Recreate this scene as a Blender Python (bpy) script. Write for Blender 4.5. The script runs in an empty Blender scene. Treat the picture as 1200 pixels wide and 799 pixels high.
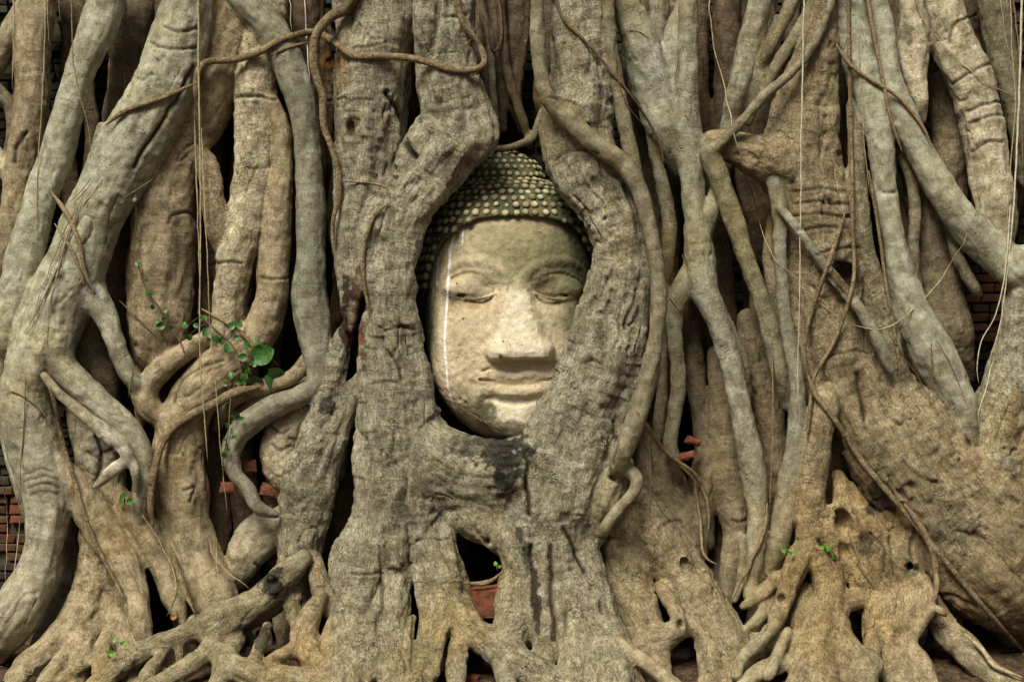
import bpy, math, random
import numpy as np
from mathutils import Vector

# ------------------------------------------------------------------ camera, sky, sun, exposure
scn = bpy.context.scene
PX = 0.0025          # metres per photo pixel at the plane y = 0
DIST = 5.0           # camera to that plane
HC = 0.99            # camera height above the soil

cam_data = bpy.data.cameras.new('camera')
cam_data.lens = 60.0; cam_data.sensor_width = 36.0
cam_data.clip_start = 0.05; cam_data.clip_end = 500
cam = bpy.data.objects.new('camera', cam_data)
scn.collection.objects.link(cam)
cam.location = (0, -DIST, HC); cam.rotation_euler = (math.radians(90), 0, 0)
scn.camera = cam

world = bpy.data.worlds.new('World'); scn.world = world; world.use_nodes = True
wn = world.node_tree.nodes; wl = world.node_tree.links
bg = wn['Background']
sky = wn.new('ShaderNodeTexSky'); sky.sky_type = 'NISHITA'; sky.sun_disc = False
SUN_EL, SUN_AZ = 51.0, -24.0        # azimuth: degrees from straight behind the camera, negative = left
sky.sun_elevation = math.radians(SUN_EL)
sky.sun_rotation = math.radians(180 + SUN_AZ * -1)
sky.dust_density = 6.0; sky.air_density = 1.0; sky.ozone_density = 0.6
wl.new(sky.outputs[0], bg.inputs[0]); bg.inputs[1].default_value = 0.05
sun_d = bpy.data.lights.new('sun', 'SUN'); sun_d.energy = 4.6; sun_d.angle = math.radians(26)
sun_d.color = (1.0, 0.93, 0.80)
sun = bpy.data.objects.new('sun', sun_d); scn.collection.objects.link(sun)
# vector pointing from the wall towards the sun
az = math.radians(SUN_AZ); el = math.radians(SUN_EL)
sv = Vector((math.sin(az) * math.cos(el), -math.cos(az) * math.cos(el), math.sin(el)))
sun.rotation_euler = sv.to_track_quat('Z', 'Y').to_euler()
sun.location = sv * 20
scn.view_settings.view_transform = 'Standard'
scn.view_settings.look = 'None'
scn.view_settings.exposure = 0.10
scn.view_settings.gamma = 1.0
scn.view_settings.use_curve_mapping = False
scn.cycles.max_bounces = 5
scn.cycles.diffuse_bounces = 3

# ------------------------------------------------------------------ helpers
rng = np.random.default_rng(7)
random.seed(7)

def P(px, py, f):
    """point seen at photo pixel (px, py) whose distance in front of the wall plane is f (pixels)"""
    k = (DIST - f * PX) / DIST
    return np.array([(px - 600) * PX * k, -f * PX, HC - (py - 399.5) * PX * k])

def to_pix(v):
    k = (DIST + v[:, 1]) / DIST
    return 600 + v[:, 0] / (PX * k), 399.5 - (v[:, 2] - HC) / (PX * k), -v[:, 1] / PX

def tag(o, label=None, cat=None, group=None, kind=None):
    if label: o['label'] = label
    if cat: o['category'] = cat
    if group: o['group'] = group
    if kind: o['kind'] = kind
    return o

def empty(name, loc, label, cat, group=None):
    o = bpy.data.objects.new(name, None); scn.collection.objects.link(o)
    o.location = loc; o.empty_display_size = 0.1
    return tag(o, label, cat, group)

def mesh_obj(name, verts, faces, mat, parent=None, col=None, rc=None, normals=None, smooth=True):
    me = bpy.data.meshes.new(name)
    verts = np.asarray(verts, dtype=np.float32)
    if parent is not None:
        verts = verts - np.array(parent_world(parent), dtype=np.float32)
    if isinstance(faces, np.ndarray):
        nf, w = faces.shape
        me.vertices.add(len(verts)); me.vertices.foreach_set('co', verts.ravel())
        me.loops.add(nf * w); me.loops.foreach_set('vertex_index', faces.astype(np.int32).ravel())
        me.polygons.add(nf); me.polygons.foreach_set('loop_start', np.arange(0, nf * w, w, dtype=np.int32))
        me.update(calc_edges=True)
    else:
        me.from_pydata([tuple(v) for v in verts.tolist()], [], faces)
        me.update()
    if smooth:
        me.polygons.foreach_set('use_smooth', np.ones(len(me.polygons), dtype=bool))
    if col is not None:
        a = me.attributes.new('Col', 'FLOAT_COLOR', 'POINT')
        c4 = np.ones((len(verts), 4), dtype=np.float32); c4[:, :np.asarray(col).shape[1]] = col
        a.data.foreach_set('color', c4.ravel())
    if rc is not None:
        a = me.attributes.new('rc', 'FLOAT_VECTOR', 'POINT')
        a.data.foreach_set('vector', np.asarray(rc, dtype=np.float32).ravel())
    if normals is not None:
        me.normals_split_custom_set_from_vertices(np.asarray(normals, dtype=np.float32).tolist())
    me.materials.append(mat)
    o = bpy.data.objects.new(name, me); scn.collection.objects.link(o)
    if parent is not None: o.parent = parent
    return o

def parent_world(p):
    loc = Vector((0, 0, 0))
    while p is not None:
        loc += p.location; p = p.parent
    return loc

# ---- noise
def _hash(ix, iy, iz, seed):
    with np.errstate(over='ignore'):
        h = (ix.astype(np.uint32) * np.uint32(374761393) + iy.astype(np.uint32) * np.uint32(668265263)
             + iz.astype(np.uint32) * np.uint32(2147483647) + np.uint32((seed * 144269 + 12345) & 0xffffffff))
        h = (h ^ (h >> np.uint32(13))) * np.uint32(1274126177)
        h = h ^ (h >> np.uint32(16))
        h = h * np.uint32(2246822519); h = h ^ (h >> np.uint32(15))
    return h.astype(np.float32) / np.float32(4294967295.0)

def vnoise(p, seed=0):
    """smooth noise in -1..1"""
    p = np.asarray(p, dtype=np.float64)
    i = np.floor(p).astype(np.int64); f = (p - i).astype(np.float32)
    f = f * f * f * (f * (f * 6 - 15) + 10)
    x, y, z = i[:, 0], i[:, 1], i[:, 2]
    fx, fy, fz = f[:, 0], f[:, 1], f[:, 2]
    out = 0
    for dx in (0, 1):
        for dy in (0, 1):
            for dz in (0, 1):
                w = (fx if dx else 1 - fx) * (fy if dy else 1 - fy) * (fz if dz else 1 - fz)
                out = out + w * _hash(x + dx, y + dy, z + dz, seed)
    return out * 2 - 1

ROT = np.array([[0.36, 0.48, -0.8], [-0.8, 0.6, 0.0], [0.48, 0.64, 0.6]])
def fbm(p, octs=3, seed=0, gain=0.5):
    a, s, t = 1.0, 0, 0
    p = np.asarray(p) @ ROT
    for o in range(octs):
        s = s + a * vnoise(p * (2.03 ** o) + 17.3 * o, seed + o); t += a; a *= gain
    return s / t

def sst(e0, e1, x):
    t = np.clip((x - e0) / (e1 - e0), 0, 1); return t * t * (3 - 2 * t)

def smin(a, b, k):
    h = np.maximum(k - np.abs(a - b), 0) / k
    return np.minimum(a, b) - h * h * k * 0.25

def smax(a, b, k): return -smin(-a, -b, k)

# ---- surface of a distance field (naive surface nets)
def surface_nets(F, org, h):
    ins = F < 0
    nx, ny, nz = F.shape
    cnt = np.zeros((nx - 1, ny - 1, nz - 1), dtype=np.uint8)
    iu = ins.view(np.uint8)
    for dx in (0, 1):
        for dy in (0, 1):
            for dz in (0, 1):
                cnt += iu[dx:nx - 1 + dx, dy:ny - 1 + dy, dz:nz - 1 + dz]
    ci, cj, ck = np.nonzero((cnt > 0) & (cnt < 8)); del cnt
    idx = np.full((nx, ny, nz), -1, dtype=np.int32)
    idx[ci, cj, ck] = np.arange(len(ci), dtype=np.int32)
    vals = {}
    for dx in (0, 1):
        for dy in (0, 1):
            for dz in (0, 1):
                vals[dx, dy, dz] = F[ci + dx, cj + dy, ck + dz]
    acc = np.zeros((len(ci), 3)); n = np.zeros(len(ci))
    cs = list(vals.keys())
    for a in cs:
        for ax in range(3):
            if a[ax] == 0:
                b = list(a); b[ax] = 1; b = tuple(b)
                va, vb = vals[a], vals[b]
                m = (va < 0) != (vb < 0)
                t = np.where(m, va / np.where(m, va - vb, 1), 0)
                for q in range(3):
                    acc[:, q] += m * (a[q] + (t if q == ax else 0))
                n += m
    v = (acc / n[:, None] + np.stack([ci, cj, ck], 1)) * h + np.array(org)
    quads = []
    for ax in range(3):
        sl0 = [slice(None)] * 3; sl1 = [slice(None)] * 3
        sl0[ax] = slice(0, -1); sl1[ax] = slice(1, None)
        A = ins[tuple(sl0)]; B = ins[tuple(sl1)]
        e = np.array(np.nonzero(A != B))
        o1, o2 = (ax + 1) % 3, (ax + 2) % 3
        lim = [nx - 1, ny - 1, nz - 1]
        ok = (e[o1] >= 1) & (e[o2] >= 1) & (e[o1] < lim[o1]) & (e[o2] < lim[o2])
        e = e[:, ok]
        flip = A[e[0], e[1], e[2]]
        def at(d1, d2):
            c = [e[0], e[1], e[2]]
            c[o1] = c[o1] + d1; c[o2] = c[o2] + d2
            return idx[c[0], c[1], c[2]]
        q = np.stack([at(-1, -1), at(0, -1), at(0, 0), at(-1, 0)], 1)
        q[~flip] = q[~flip][:, ::-1]
        quads.append(q)
    q = np.concatenate(quads)
    q = q[(q >= 0).all(1)]
    return v, q, (ci, cj, ck)

def vert_normals(v, q):
    n = np.cross(v[q[:, 2]] - v[q[:, 0]], v[q[:, 3]] - v[q[:, 1]])
    out = np.zeros_like(v)
    for c in range(q.shape[1]):
        for a in range(3):
            out[:, a] += np.bincount(q[:, c], n[:, a], len(v))
    return out / np.maximum(np.linalg.norm(out, axis=1, keepdims=True), 1e-12)

def catmull(pts, step=None):
    p = np.asarray(pts, dtype=float); n = len(p)
    if n < 3:
        return p
    out = []
    for i in range(n - 1):
        p0 = p[i - 1] if i > 0 else 2 * p[0] - p[1]
        p1, p2 = p[i], p[i + 1]
        p3 = p[i + 2] if i + 2 < n else 2 * p[-1] - p[-2]
        L = np.linalg.norm((p2 - p1)[:3])
        m = max(1, int(math.ceil(L / (step or L))))
        for t in np.arange(m) / m:
            out.append(0.5 * (2 * p1 + (p2 - p0) * t + (2 * p0 - 5 * p1 + 4 * p2 - p3) * t * t + (3 * p1 - p0 - 3 * p2 + p3) * t ** 3))
    out.append(p[-1])
    return np.array(out)

def tube(pts, radii, sides=8, cap=True, wob=0.0, seed=0):
    pts = np.asarray(pts, float); radii = np.asarray(radii, float)
    n = len(pts); T = np.gradient(pts, axis=0); T /= np.maximum(np.linalg.norm(T, axis=1, keepdims=True), 1e-9)
    up = np.array([0.13, 1.0, 0.21]); A = up - T * (T @ up)[:, None]; A /= np.linalg.norm(A, axis=1, keepdims=True)
    B = np.cross(T, A); th = np.linspace(0, 2 * math.pi, sides, endpoint=False)
    s = np.concatenate([[0], np.cumsum(np.linalg.norm(np.diff(pts, axis=0), axis=1))])
    R = radii[:, None] * np.ones(sides)[None]
    if wob:
        q = np.stack([np.repeat(s / (radii.mean() * 5), sides), np.tile(np.cos(th), n) + seed * 3.1, np.tile(np.sin(th), n)], 1)
        R = R * (1 + wob * fbm(q, 2, seed).reshape(n, sides))
    v = pts[:, None] + R[..., None] * (np.cos(th)[None, :, None] * A[:, None] + np.sin(th)[None, :, None] * B[:, None])
    v = v.reshape(-1, 3)
    rc = np.stack([np.repeat(s, sides), (R * np.cos(th)).ravel(), (R * np.sin(th)).ravel()], 1)
    i = np.arange(n - 1)[:, None] * sides; j = np.arange(sides)[None]; j2 = (j + 1) % sides
    q = np.stack([i + j, i + j2, i + sides + j2, i + sides + j], -1).reshape(-1, 4)
    faces = q.tolist()
    if cap:
        faces.append(list(range(sides))[::-1]); faces.append([(n - 1) * sides + k for k in range(sides)])
    return v, faces, rc

def merge(parts):
    V, Fc, o = [], [], 0
    for v, f in parts:
        V.append(v); Fc += [[a + o for a in ff] for ff in f]; o += len(v)
    return np.concatenate(V), Fc
# ------------------------------------------------------------------ materials
def new_mat(name, rough=0.85):
    m = bpy.data.materials.new(name); m.use_nodes = True
    b = m.node_tree.nodes['Principled BSDF']; b.inputs['Roughness'].default_value = rough
    b.inputs['Specular IOR Level'].default_value = 0.25
    return m, m.node_tree.nodes, m.node_tree.links, b

def N(nodes, t, **kw):
    n = nodes.new(t)
    for k, v in kw.items(): setattr(n, k, v)
    return n

def noise_tex(nodes, links, vec, scale, detail=5, rough=0.6, dist=0.0):
    n = nodes.new('ShaderNodeTexNoise'); n.inputs['Scale'].default_value = scale
    n.inputs['Detail'].default_value = detail; n.inputs['Roughness'].default_value = rough
    n.inputs['Distortion'].default_value = dist
    if vec is not None: links.new(vec, n.inputs['Vector'])
    return n.outputs['Fac']

def mapr(nodes, links, x, a, b, c, d):
    n = nodes.new('ShaderNodeMapRange'); links.new(x, n.inputs[0])
    for i, v in enumerate((a, b, c, d)): n.inputs[1 + i].default_value = v
    n.interpolation_type = 'SMOOTHSTEP'
    return n.outputs[0]

def math_(nodes, links, op, a, b=None):
    n = nodes.new('ShaderNodeMath'); n.operation = op
    for i, v in enumerate((a, b)):
        if v is None: continue
        if isinstance(v, (int, float)): n.inputs[i].default_value = v
        else: links.new(v, n.inputs[i])
    return n.outputs[0]

def mixc(nodes, links, fac, a, b, mode='MIX'):
    n = nodes.new('ShaderNodeMix'); n.data_type = 'RGBA'; n.blend_type = mode
    if isinstance(fac, (int, float)): n.inputs[0].default_value = fac
    else: links.new(fac, n.inputs[0])
    for i, v in ((6, a), (7, b)):
        if isinstance(v, tuple): n.inputs[i].default_value = (*v, 1)
        else: links.new(v, n.inputs[i])
    return n.outputs[2]

def attr(nodes, name, out):
    n = nodes.new('ShaderNodeAttribute'); n.attribute_name = name; return n.outputs[out]

def bark_material(name, fine=1.0):
    m, nd, lk, b = new_mat(name, 0.8)
    col = attr(nd, 'Col', 'Color'); rc = attr(nd, 'rc', 'Vector')
    geo = nd.new('ShaderNodeTexCoord').outputs['Object']
    st = nd.new('ShaderNodeVectorMath'); st.operation = 'MULTIPLY'; st.inputs[1].default_value = (0.28, 1, 1); lk.new(rc, st.inputs[0])
    rg = nd.new('ShaderNodeVectorMath'); rg.operation = 'MULTIPLY'; rg.inputs[1].default_value = (1, 0.3, 0.3); lk.new(rc, rg.inputs[0])
    fib = noise_tex(nd, lk, st.outputs[0], 120, 7, 0.72, 1.6)       # fibres along the root
    pit = noise_tex(nd, lk, geo, 150, 7, 0.78, 0.8)
    blot = noise_tex(nd, lk, geo, 28, 5, 0.62)
    ring = noise_tex(nd, lk, rg.outputs[0], 34, 3, 0.5, 1.8)      # wrinkles round the root
    msk = noise_tex(nd, lk, geo, 7, 2, 0.5)
    vor = nd.new('ShaderNodeTexVoronoi'); vor.feature = 'DISTANCE_TO_EDGE'; vor.inputs['Scale'].default_value = 30
    wob = nd.new('ShaderNodeVectorMath'); wob.operation = 'ADD'
    nv = nd.new('ShaderNodeTexNoise'); nv.inputs['Scale'].default_value = 40; lk.new(geo, nv.inputs['Vector'])
    sc = nd.new('ShaderNodeVectorMath'); sc.operation = 'SCALE'; sc.inputs['Scale'].default_value = 0.05; lk.new(nv.outputs['Color'], sc.inputs[0])
    lk.new(rg.outputs[0], wob.inputs[0]); lk.new(sc.outputs[0], wob.inputs[1]); lk.new(wob.outputs[0], vor.inputs['Vector'])
    crack = mapr(nd, lk, vor.outputs['Distance'], 0.0, 0.045, 1, 0)
    cmask = mapr(nd, lk, noise_tex(nd, lk, geo, 11, 4, 0.6), 0.53, 0.66, 0, 1)
    crack = math_(nd, lk, 'MULTIPLY', crack, cmask)
    # long dark splits following the root
    spl = nd.new('ShaderNodeTexVoronoi'); spl.feature = 'DISTANCE_TO_EDGE'; spl.inputs['Scale'].default_value = 22
    st2 = nd.new('ShaderNodeVectorMath'); st2.operation = 'MULTIPLY'; st2.inputs[1].default_value = (0.22, 1, 1); lk.new(rc, st2.inputs[0])
    wo2 = nd.new('ShaderNodeVectorMath'); wo2.operation = 'ADD'; lk.new(st2.outputs[0], wo2.inputs[0]); lk.new(sc.outputs[0], wo2.inputs[1])
    lk.new(wo2.outputs[0], spl.inputs['Vector'])
    split = mapr(nd, lk, spl.outputs['Distance'], 0.0, 0.03, 1, 0)
    smask = mapr(nd, lk, noise_tex(nd, lk, geo, 9, 4, 0.6), 0.54, 0.68, 0, 1)
    split = math_(nd, lk, 'MULTIPLY', split, smask)
    cr = math_(nd, lk, 'MAXIMUM', crack, split)
    # colour
    rg0 = attr(nd, 'Col', 'Alpha')
    c = mixc(nd, lk, mapr(nd, lk, fib, 0.36, 0.62, 0, 1), (0.62, 0.60, 0.56), (1.30, 1.29, 1.26))
    c = mixc(nd, lk, mapr(nd, lk, rg0, 0, 1, 0.35, 1.0), col, mixc(nd, lk, 1.0, col, c, 'MULTIPLY'))
    c2 = mixc(nd, lk, mapr(nd, lk, blot, 0.33, 0.67, 0, 1), (0.70, 0.67, 0.60), (1.22, 1.24, 1.25))
    c = mixc(nd, lk, 1.0, c, c2, 'MULTIPLY')
    c3 = mixc(nd, lk, mapr(nd, lk, pit, 0.36, 0.60, 0, 1), (0.50, 0.48, 0.44), (1.20, 1.19, 1.16))
    c = mixc(nd, lk, mapr(nd, lk, rg0, 0, 1, 0.45, 1.0), c, mixc(nd, lk, 1.0, c, c3, 'MULTIPLY'))
    lich = mapr(nd, lk, noise_tex(nd, lk, geo, 75, 6, 0.75), 0.60, 0.68, 0, 0.55)
    lich = math_(nd, lk, 'MULTIPLY', lich, mapr(nd, lk, msk, 0.42, 0.6, 0.25, 1))
    c = mixc(nd, lk, lich, c, (0.50, 0.49, 0.42))
    rust = mapr(nd, lk, noise_tex(nd, lk, geo, 13, 6, 0.7), 0.62, 0.76, 0, 0.35)
    c = mixc(nd, lk, rust, c, (0.23, 0.12, 0.045))
    alg = mapr(nd, lk, noise_tex(nd, lk, geo, 5.5, 5, 0.65), 0.54, 0.72, 0, 0.5)
    c = mixc(nd, lk, alg, c, (0.13, 0.125, 0.06))
    c = mixc(nd, lk, math_(nd, lk, 'MULTIPLY', cr, 0.75), c, (0.03, 0.022, 0.014))
    lk.new(c, b.inputs['Base Color'])
    rr = mapr(nd, lk, pit, 0.3, 0.7, 0.92, 0.62)
    rr = math_(nd, lk, 'MULTIPLY', rr, mapr(nd, lk, rg0, 0, 1, 0.68, 1.0)); lk.new(rr, b.inputs['Roughness'])
    # relief
    h = math_(nd, lk, 'MULTIPLY', fib, 0.5)
    h = math_(nd, lk, 'ADD', h, math_(nd, lk, 'MULTIPLY', pit, 0.8))
    h = math_(nd, lk, 'ADD', h, math_(nd, lk, 'MULTIPLY', ring, 0.9))
    h = math_(nd, lk, 'SUBTRACT', h, math_(nd, lk, 'MULTIPLY', cr, 0.9))
    bp = nd.new('ShaderNodeBump'); bp.inputs['Distance'].default_value = 0.0105
    rgh = attr(nd, 'Col', 'Alpha'); lk.new(mapr(nd, lk, rgh, 0, 1, 0.26, 0.82), bp.inputs['Strength'])
    lk.new(h, bp.inputs['Height']); lk.new(bp.outputs[0], b.inputs['Normal'])
    return m

def stone_material(name):
    m, nd, lk, b = new_mat(name, 0.78)
    col = attr(nd, 'Col', 'Color'); geo = nd.new('ShaderNodeTexCoord').outputs['Object']
    n1 = noise_tex(nd, lk, geo, 40, 6, 0.65); n2 = noise_tex(nd, lk, geo, 260, 5, 0.7); n3 = noise_tex(nd, lk, geo, 11, 5, 0.6)
    c = mixc(nd, lk, 1.0, col, mixc(nd, lk, mapr(nd, lk, n1, 0.3, 0.7, 0, 1), (0.82, 0.80, 0.74), (1.12, 1.12, 1.12)), 'MULTIPLY')
    c = mixc(nd, lk, 1.0, c, mixc(nd, lk, mapr(nd, lk, n2, 0.35, 0.6, 0, 1), (0.80, 0.79, 0.76), (1.08, 1.08, 1.07)), 'MULTIPLY')
    c = mixc(nd, lk, mapr(nd, lk, n3, 0.50, 0.70, 0, 0.35), c, (0.30, 0.22, 0.11))
    speck = mapr(nd, lk, noise_tex(nd, lk, geo, 95, 2, 0.5), 0.70, 0.75, 0, 0.7)
    c = mixc(nd, lk, speck, c, (0.06, 0.04, 0.02))
    vor = nd.new('ShaderNodeTexVoronoi'); vor.feature = 'DISTANCE_TO_EDGE'; vor.inputs['Scale'].default_value = 14
    wob = nd.new('ShaderNodeVectorMath'); wob.operation = 'ADD'
    nv = nd.new('ShaderNodeTexNoise'); nv.inputs['Scale'].default_value = 18; lk.new(geo, nv.inputs['Vector'])
    sc = nd.new('ShaderNodeVectorMath'); sc.operation = 'SCALE'; sc.inputs['Scale'].default_value = 0.12; lk.new(nv.outputs['Color'], sc.inputs[0])
    lk.new(geo, wob.inputs[0]); lk.new(sc.outputs[0], wob.inputs[1]); lk.new(wob.outputs[0], vor.inputs['Vector'])
    crack = mapr(nd, lk, vor.outputs['Distance'], 0.0, 0.012, 1, 0)
    crack = math_(nd, lk, 'MULTIPLY', crack, mapr(nd, lk, noise_tex(nd, lk, geo, 9, 3, 0.5), 0.53, 0.62, 0, 1))
    c = mixc(nd, lk, math_(nd, lk, 'MULTIPLY', crack, 0.6), c, (0.12, 0.08, 0.04))
    lk.new(c, b.inputs['Base Color'])
    h = math_(nd, lk, 'ADD', math_(nd, lk, 'MULTIPLY', n1, 0.9), math_(nd, lk, 'MULTIPLY', n2, 0.45))
    h = math_(nd, lk, 'SUBTRACT', h, math_(nd, lk, 'MULTIPLY', crack, 0.5))
    bp = nd.new('ShaderNodeBump'); bp.inputs['Strength'].default_value = 0.8; bp.inputs['Distance'].default_value = 0.006
    lk.new(h, bp.inputs['Height']); lk.new(bp.outputs[0], b.inputs['Normal'])
    return m

def simple_mat(name, c1, c2, scale=60, rough=0.85, bump=0.4, dist=0.003, obj=True, contrast=(0.35, 0.65)):
    m, nd, lk, b = new_mat(name, rough)
    geo = nd.new('ShaderNodeTexCoord').outputs['Object']
    n = noise_tex(nd, lk, geo, scale, 6, 0.65)
    c = mixc(nd, lk, mapr(nd, lk, n, contrast[0], contrast[1], 0, 1), c1, c2)
    lk.new(c, b.inputs['Base Color'])
    bp = nd.new('ShaderNodeBump'); bp.inputs['Strength'].default_value = bump; bp.inputs['Distance'].default_value = dist
    lk.new(n, bp.inputs['Height']); lk.new(bp.outputs[0], b.inputs['Normal'])
    return m

M_bark = bark_material('fig_bark')
M_stone = stone_material('plaster_stone')
M_hair = stone_material('mossy_stone')
M_vine = simple_mat('dry_vine', (0.13, 0.09, 0.045), (0.30, 0.23, 0.13), 150, 0.8, 0.5)
M_straw = simple_mat('pale_rootlet', (0.24, 0.19, 0.10), (0.44, 0.37, 0.22), 90, 0.6, 0.2)
M_white = simple_mat('white_rootlet', (0.38, 0.35, 0.25), (0.62, 0.58, 0.44), 90, 0.6, 0.2)
M_twig = simple_mat('dark_twig', (0.07, 0.045, 0.025), (0.17, 0.115, 0.06), 120, 0.85, 0.4)
# ------------------------------------------------------------------ the roots, traced one by one
# each root: family, front depth, tone, [(x, y, radius[, depth offset]) ...] in photo pixels
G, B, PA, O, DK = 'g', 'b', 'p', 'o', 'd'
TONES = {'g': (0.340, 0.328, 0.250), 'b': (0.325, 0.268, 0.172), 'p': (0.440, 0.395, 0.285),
         'o': (0.275, 0.250, 0.165), 'd': (0.130, 0.095, 0.058)}  # the last tone is darkened to paint shade into roots deep in gaps
ROOTS = []
def R(fam, f, tone, pts, k=None, label=None):
    ROOTS.append(dict(fam=fam, f=f, tone=tone, pts=[(*p, 0) if len(p) == 3 else p for p in pts], k=k, label=label))

# --- far left group
R('L', 42, G, [(228,-90,30),(222,-10,30),(212,40,33),(192,100,37),(168,150,41),(140,200,38),(112,250,33),(92,300,35),(72,345,38),(52,395,36),(34,440,30),(30,475,30),(42,525,33),(56,570,32),(56,610,25),(50,645,22),(38,685,26),(12,725,30),(-20,765,30)], label='thick pale grey root slanting from top down to the left')
R('L', 38, G, [(78,360,24),(66,395,20),(70,422,17),(90,448,16),(118,474,16),(144,498,17),(161,525,16),(168,555,13),(165,585,12),(160,618,12)], 12)
R('L', 30, G, [(96,320,18),(110,345,16),(124,370,14),(134,398,11),(146,428,11,-6),(160,450,10,-14),(172,470,9,-24)], 12)
R('L2', 34, B, [(70,540,8),(92,572,18),(112,608,22),(138,645,20),(156,685,17),(165,730,13),(168,760,12)], 10)
R('L2', 26, B, [(138,580,12),(155,600,16),(176,630,19),(196,668,18),(206,705,13),(212,730,8)], 10)
R('L3', 20, B, [(106,600,12),(112,650,20),(114,690,28),(96,728,30),(64,758,20),(36,780,17),(14,810,16)], 16, 'buttress root with flared foot at the lower left corner')
R('L3', 22, B, [(128,690,18),(142,735,17),(152,775,13),(155,815,11)], 12)
R('L3', 24, B, [(106,725,22),(94,765,20),(84,800,16),(78,830,14)], 12)
R('A', 22, G, [(130,-90,22),(125,-10,22),(117,30,22),(103,60,19),(90,95,17),(78,140,18),(64,190,20),(46,240,19),(32,290,21),(18,345,21),(2,400,22),(-16,450,20)], label='smooth straight root slanting down the left edge')
R('A2', 2, B, [(50,-90,21),(46,0,21),(38,55,21),(38,110,20),(29,175,20),(19,235,17),(8,290,15),(-5,340,14)])
R('A3', -6, O, [(75,-70,13),(42,-10,13),(17,32,14),(-8,75,14)])
R('A4', -4, PA, [(-18,165,10),(8,200,11),(32,220,13),(58,226,11)], 8)
R('A4', -8, PA, [(24,215,12),(16,250,14),(8,290,17),(-6,335,18)], 8)
R('A5', -20, O, [(-12,95,8),(12,125,8),(16,160,9),(2,195,8)])
R('A6', -25, B, [(166,-70,19),(165,-10,19),(153,40,21),(145,100,19),(132,160,15),(118,215,12)])
R('A7', -18, B, [(128,235,15),(128,290,18),(125,345,14),(140,395,10)])
R('A8', -5, B, [(98,355,11),(103,400,18),(114,440,21),(128,474,14)])
R('A9', -25, DK, [(138,200,5),(146,270,5),(149,350,6),(158,430,5)])
R('A10', -10, B, [(82,585,14),(84,630,19),(82,680,20),(68,730,22),(48,790,24)], label='dark brown root hidden behind the pale foot at lower left')
R('N', 18, G, [(-5,430,12),(4,490,9),(14,535,9),(24,572,8),(30,606,8)], 6)
R('J2', 12, PA, [(88,452,12),(102,500,22),(116,540,27),(128,580,22),(140,610,14)], label='swollen root with cracked white lichen patch inside the looped roots')
R('J1', 58, G, [(52,440,5),(68,460,6),(84,474,7),(103,490,8),(126,507,9),(145,523,8),(148,538,6),(130,554,7),(110,571,5)], 8)
R('J1', 56, G, [(146,530,6),(158,550,6),(158,575,5)], 6)
# --- second group
R('T1', 18, B, [(290,-90,30),(285,-10,30),(268,50,32),(245,110,33),(216,168,34),(195,220,36),(191,290,39),(187,350,37),(184,395,31),(172,432,20)], label='stout brown root with pitted bark left of the hanging threads')
R('T1', 18, B, [(270,-60,14),(252,10,14),(243,60,13),(240,100,10)], 8)
R('T2', 22, PA, [(322,-80,18),(318,0,18),(306,50,22),(300,105,25),(301,165,26),(297,225,25),(288,270,23),(276,305,21),(268,345,19),(264,390,18),(255,412,14)], label='mottled pale root with peeling ringed bark')
R('T2', 16, B, [(222,170,12),(244,195,13),(250,240,13),(258,275,14),(268,298,14)], 12)
R('T3', 22, B, [(318,120,9),(330,155,11),(329,205,13),(326,250,16),(321,300,19),(319,345,19),(308,382,22),(284,412,25),(252,440,27),(224,475,27),(211,520,30),(211,570,32),(218,620,30),(234,665,31),(252,702,28),(262,735,22)], label='thick root bending left behind the green leaves and down to the ground')
R('T3', 18, B, [(252,385,8),(222,408,11),(193,430,13),(172,455,14),(176,480,13),(200,500,10)], 12)
R('T3', 8, B, [(148,430,9),(160,448,11),(168,470,12),(162,500,6)], 10)
R('T4', 30, G, [(262,-90,20),(284,-10,20),(312,30,20),(338,75,19),(353,120,17),(361,180,15),(364,240,17),(364,300,18),(363,345,21),(368,388,21),(374,425,16),(368,452,13),(345,467,13),(318,478,14),(296,492,15),(278,510,13),(270,533,11),(276,556,9),(290,572,9),(302,594,8),(322,604,7)], label='smooth grey root hooking left at knee height')
R('T5', 20, B, [(362,420,9),(345,440,9),(322,450,9),(296,455,10),(270,470,10,-8),(252,500,9,-30)], 10)
R('T5', 10, B, [(358,447,9),(332,462,12),(305,470,12),(278,490,10)], 10)
R('T6', 30, G, [(408,380,8),(396,415,13),(382,465,16),(366,515,17),(350,565,19),(345,610,20)], 8)
R('T6', 24, G, [(438,415,6),(424,445,9),(406,475,13),(389,515,16),(373,560,22),(357,605,28),(350,645,26),(349,680,20)], 14, 'pair of rough roots slanting down left of the main trunk')
R('T6', 24, B, [(358,640,16),(344,665,16),(330,690,18),(309,712,16),(292,732,12)], 12)
R('T6', 30, B, [(342,665,18),(343,700,12),(346,735,7),(347,752,4)], 8)
R('T6', 40, B, [(368,655,10),(374,680,11),(384,706,13),(391,728,9)], 8)
R('T7', 52, B, [(376,700,9),(364,722,13),(358,750,17),(372,778,16),(405,800,17),(440,830,16)], 12)
R('T7', 52, B, [(360,752,12),(338,764,9),(318,771,6),(310,775,4)], 8)
R('T8', 16, PA, [(356,480,12),(336,505,21),(328,532,24),(334,556,18),(343,578,9)], label='egg shaped swollen root bulge framed by a looped root')
R('T9', 8, PA, [(352,592,12),(330,612,22),(302,630,26),(286,655,22),(276,682,14)])
R('T10', -8, B, [(276,545,8),(286,575,8),(304,596,8),(326,606,9)])
R('K', 46, O, [(356,655,10),(332,676,16),(308,700,17),(282,716,19),(254,732,22),(240,752,20)], 12, 'knotted surface root running over the soil at lower left')
R('K', 44, O, [(240,736,18),(206,746,11),(182,757,13),(152,771,15),(128,790,14),(104,815,13)], 12)
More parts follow.
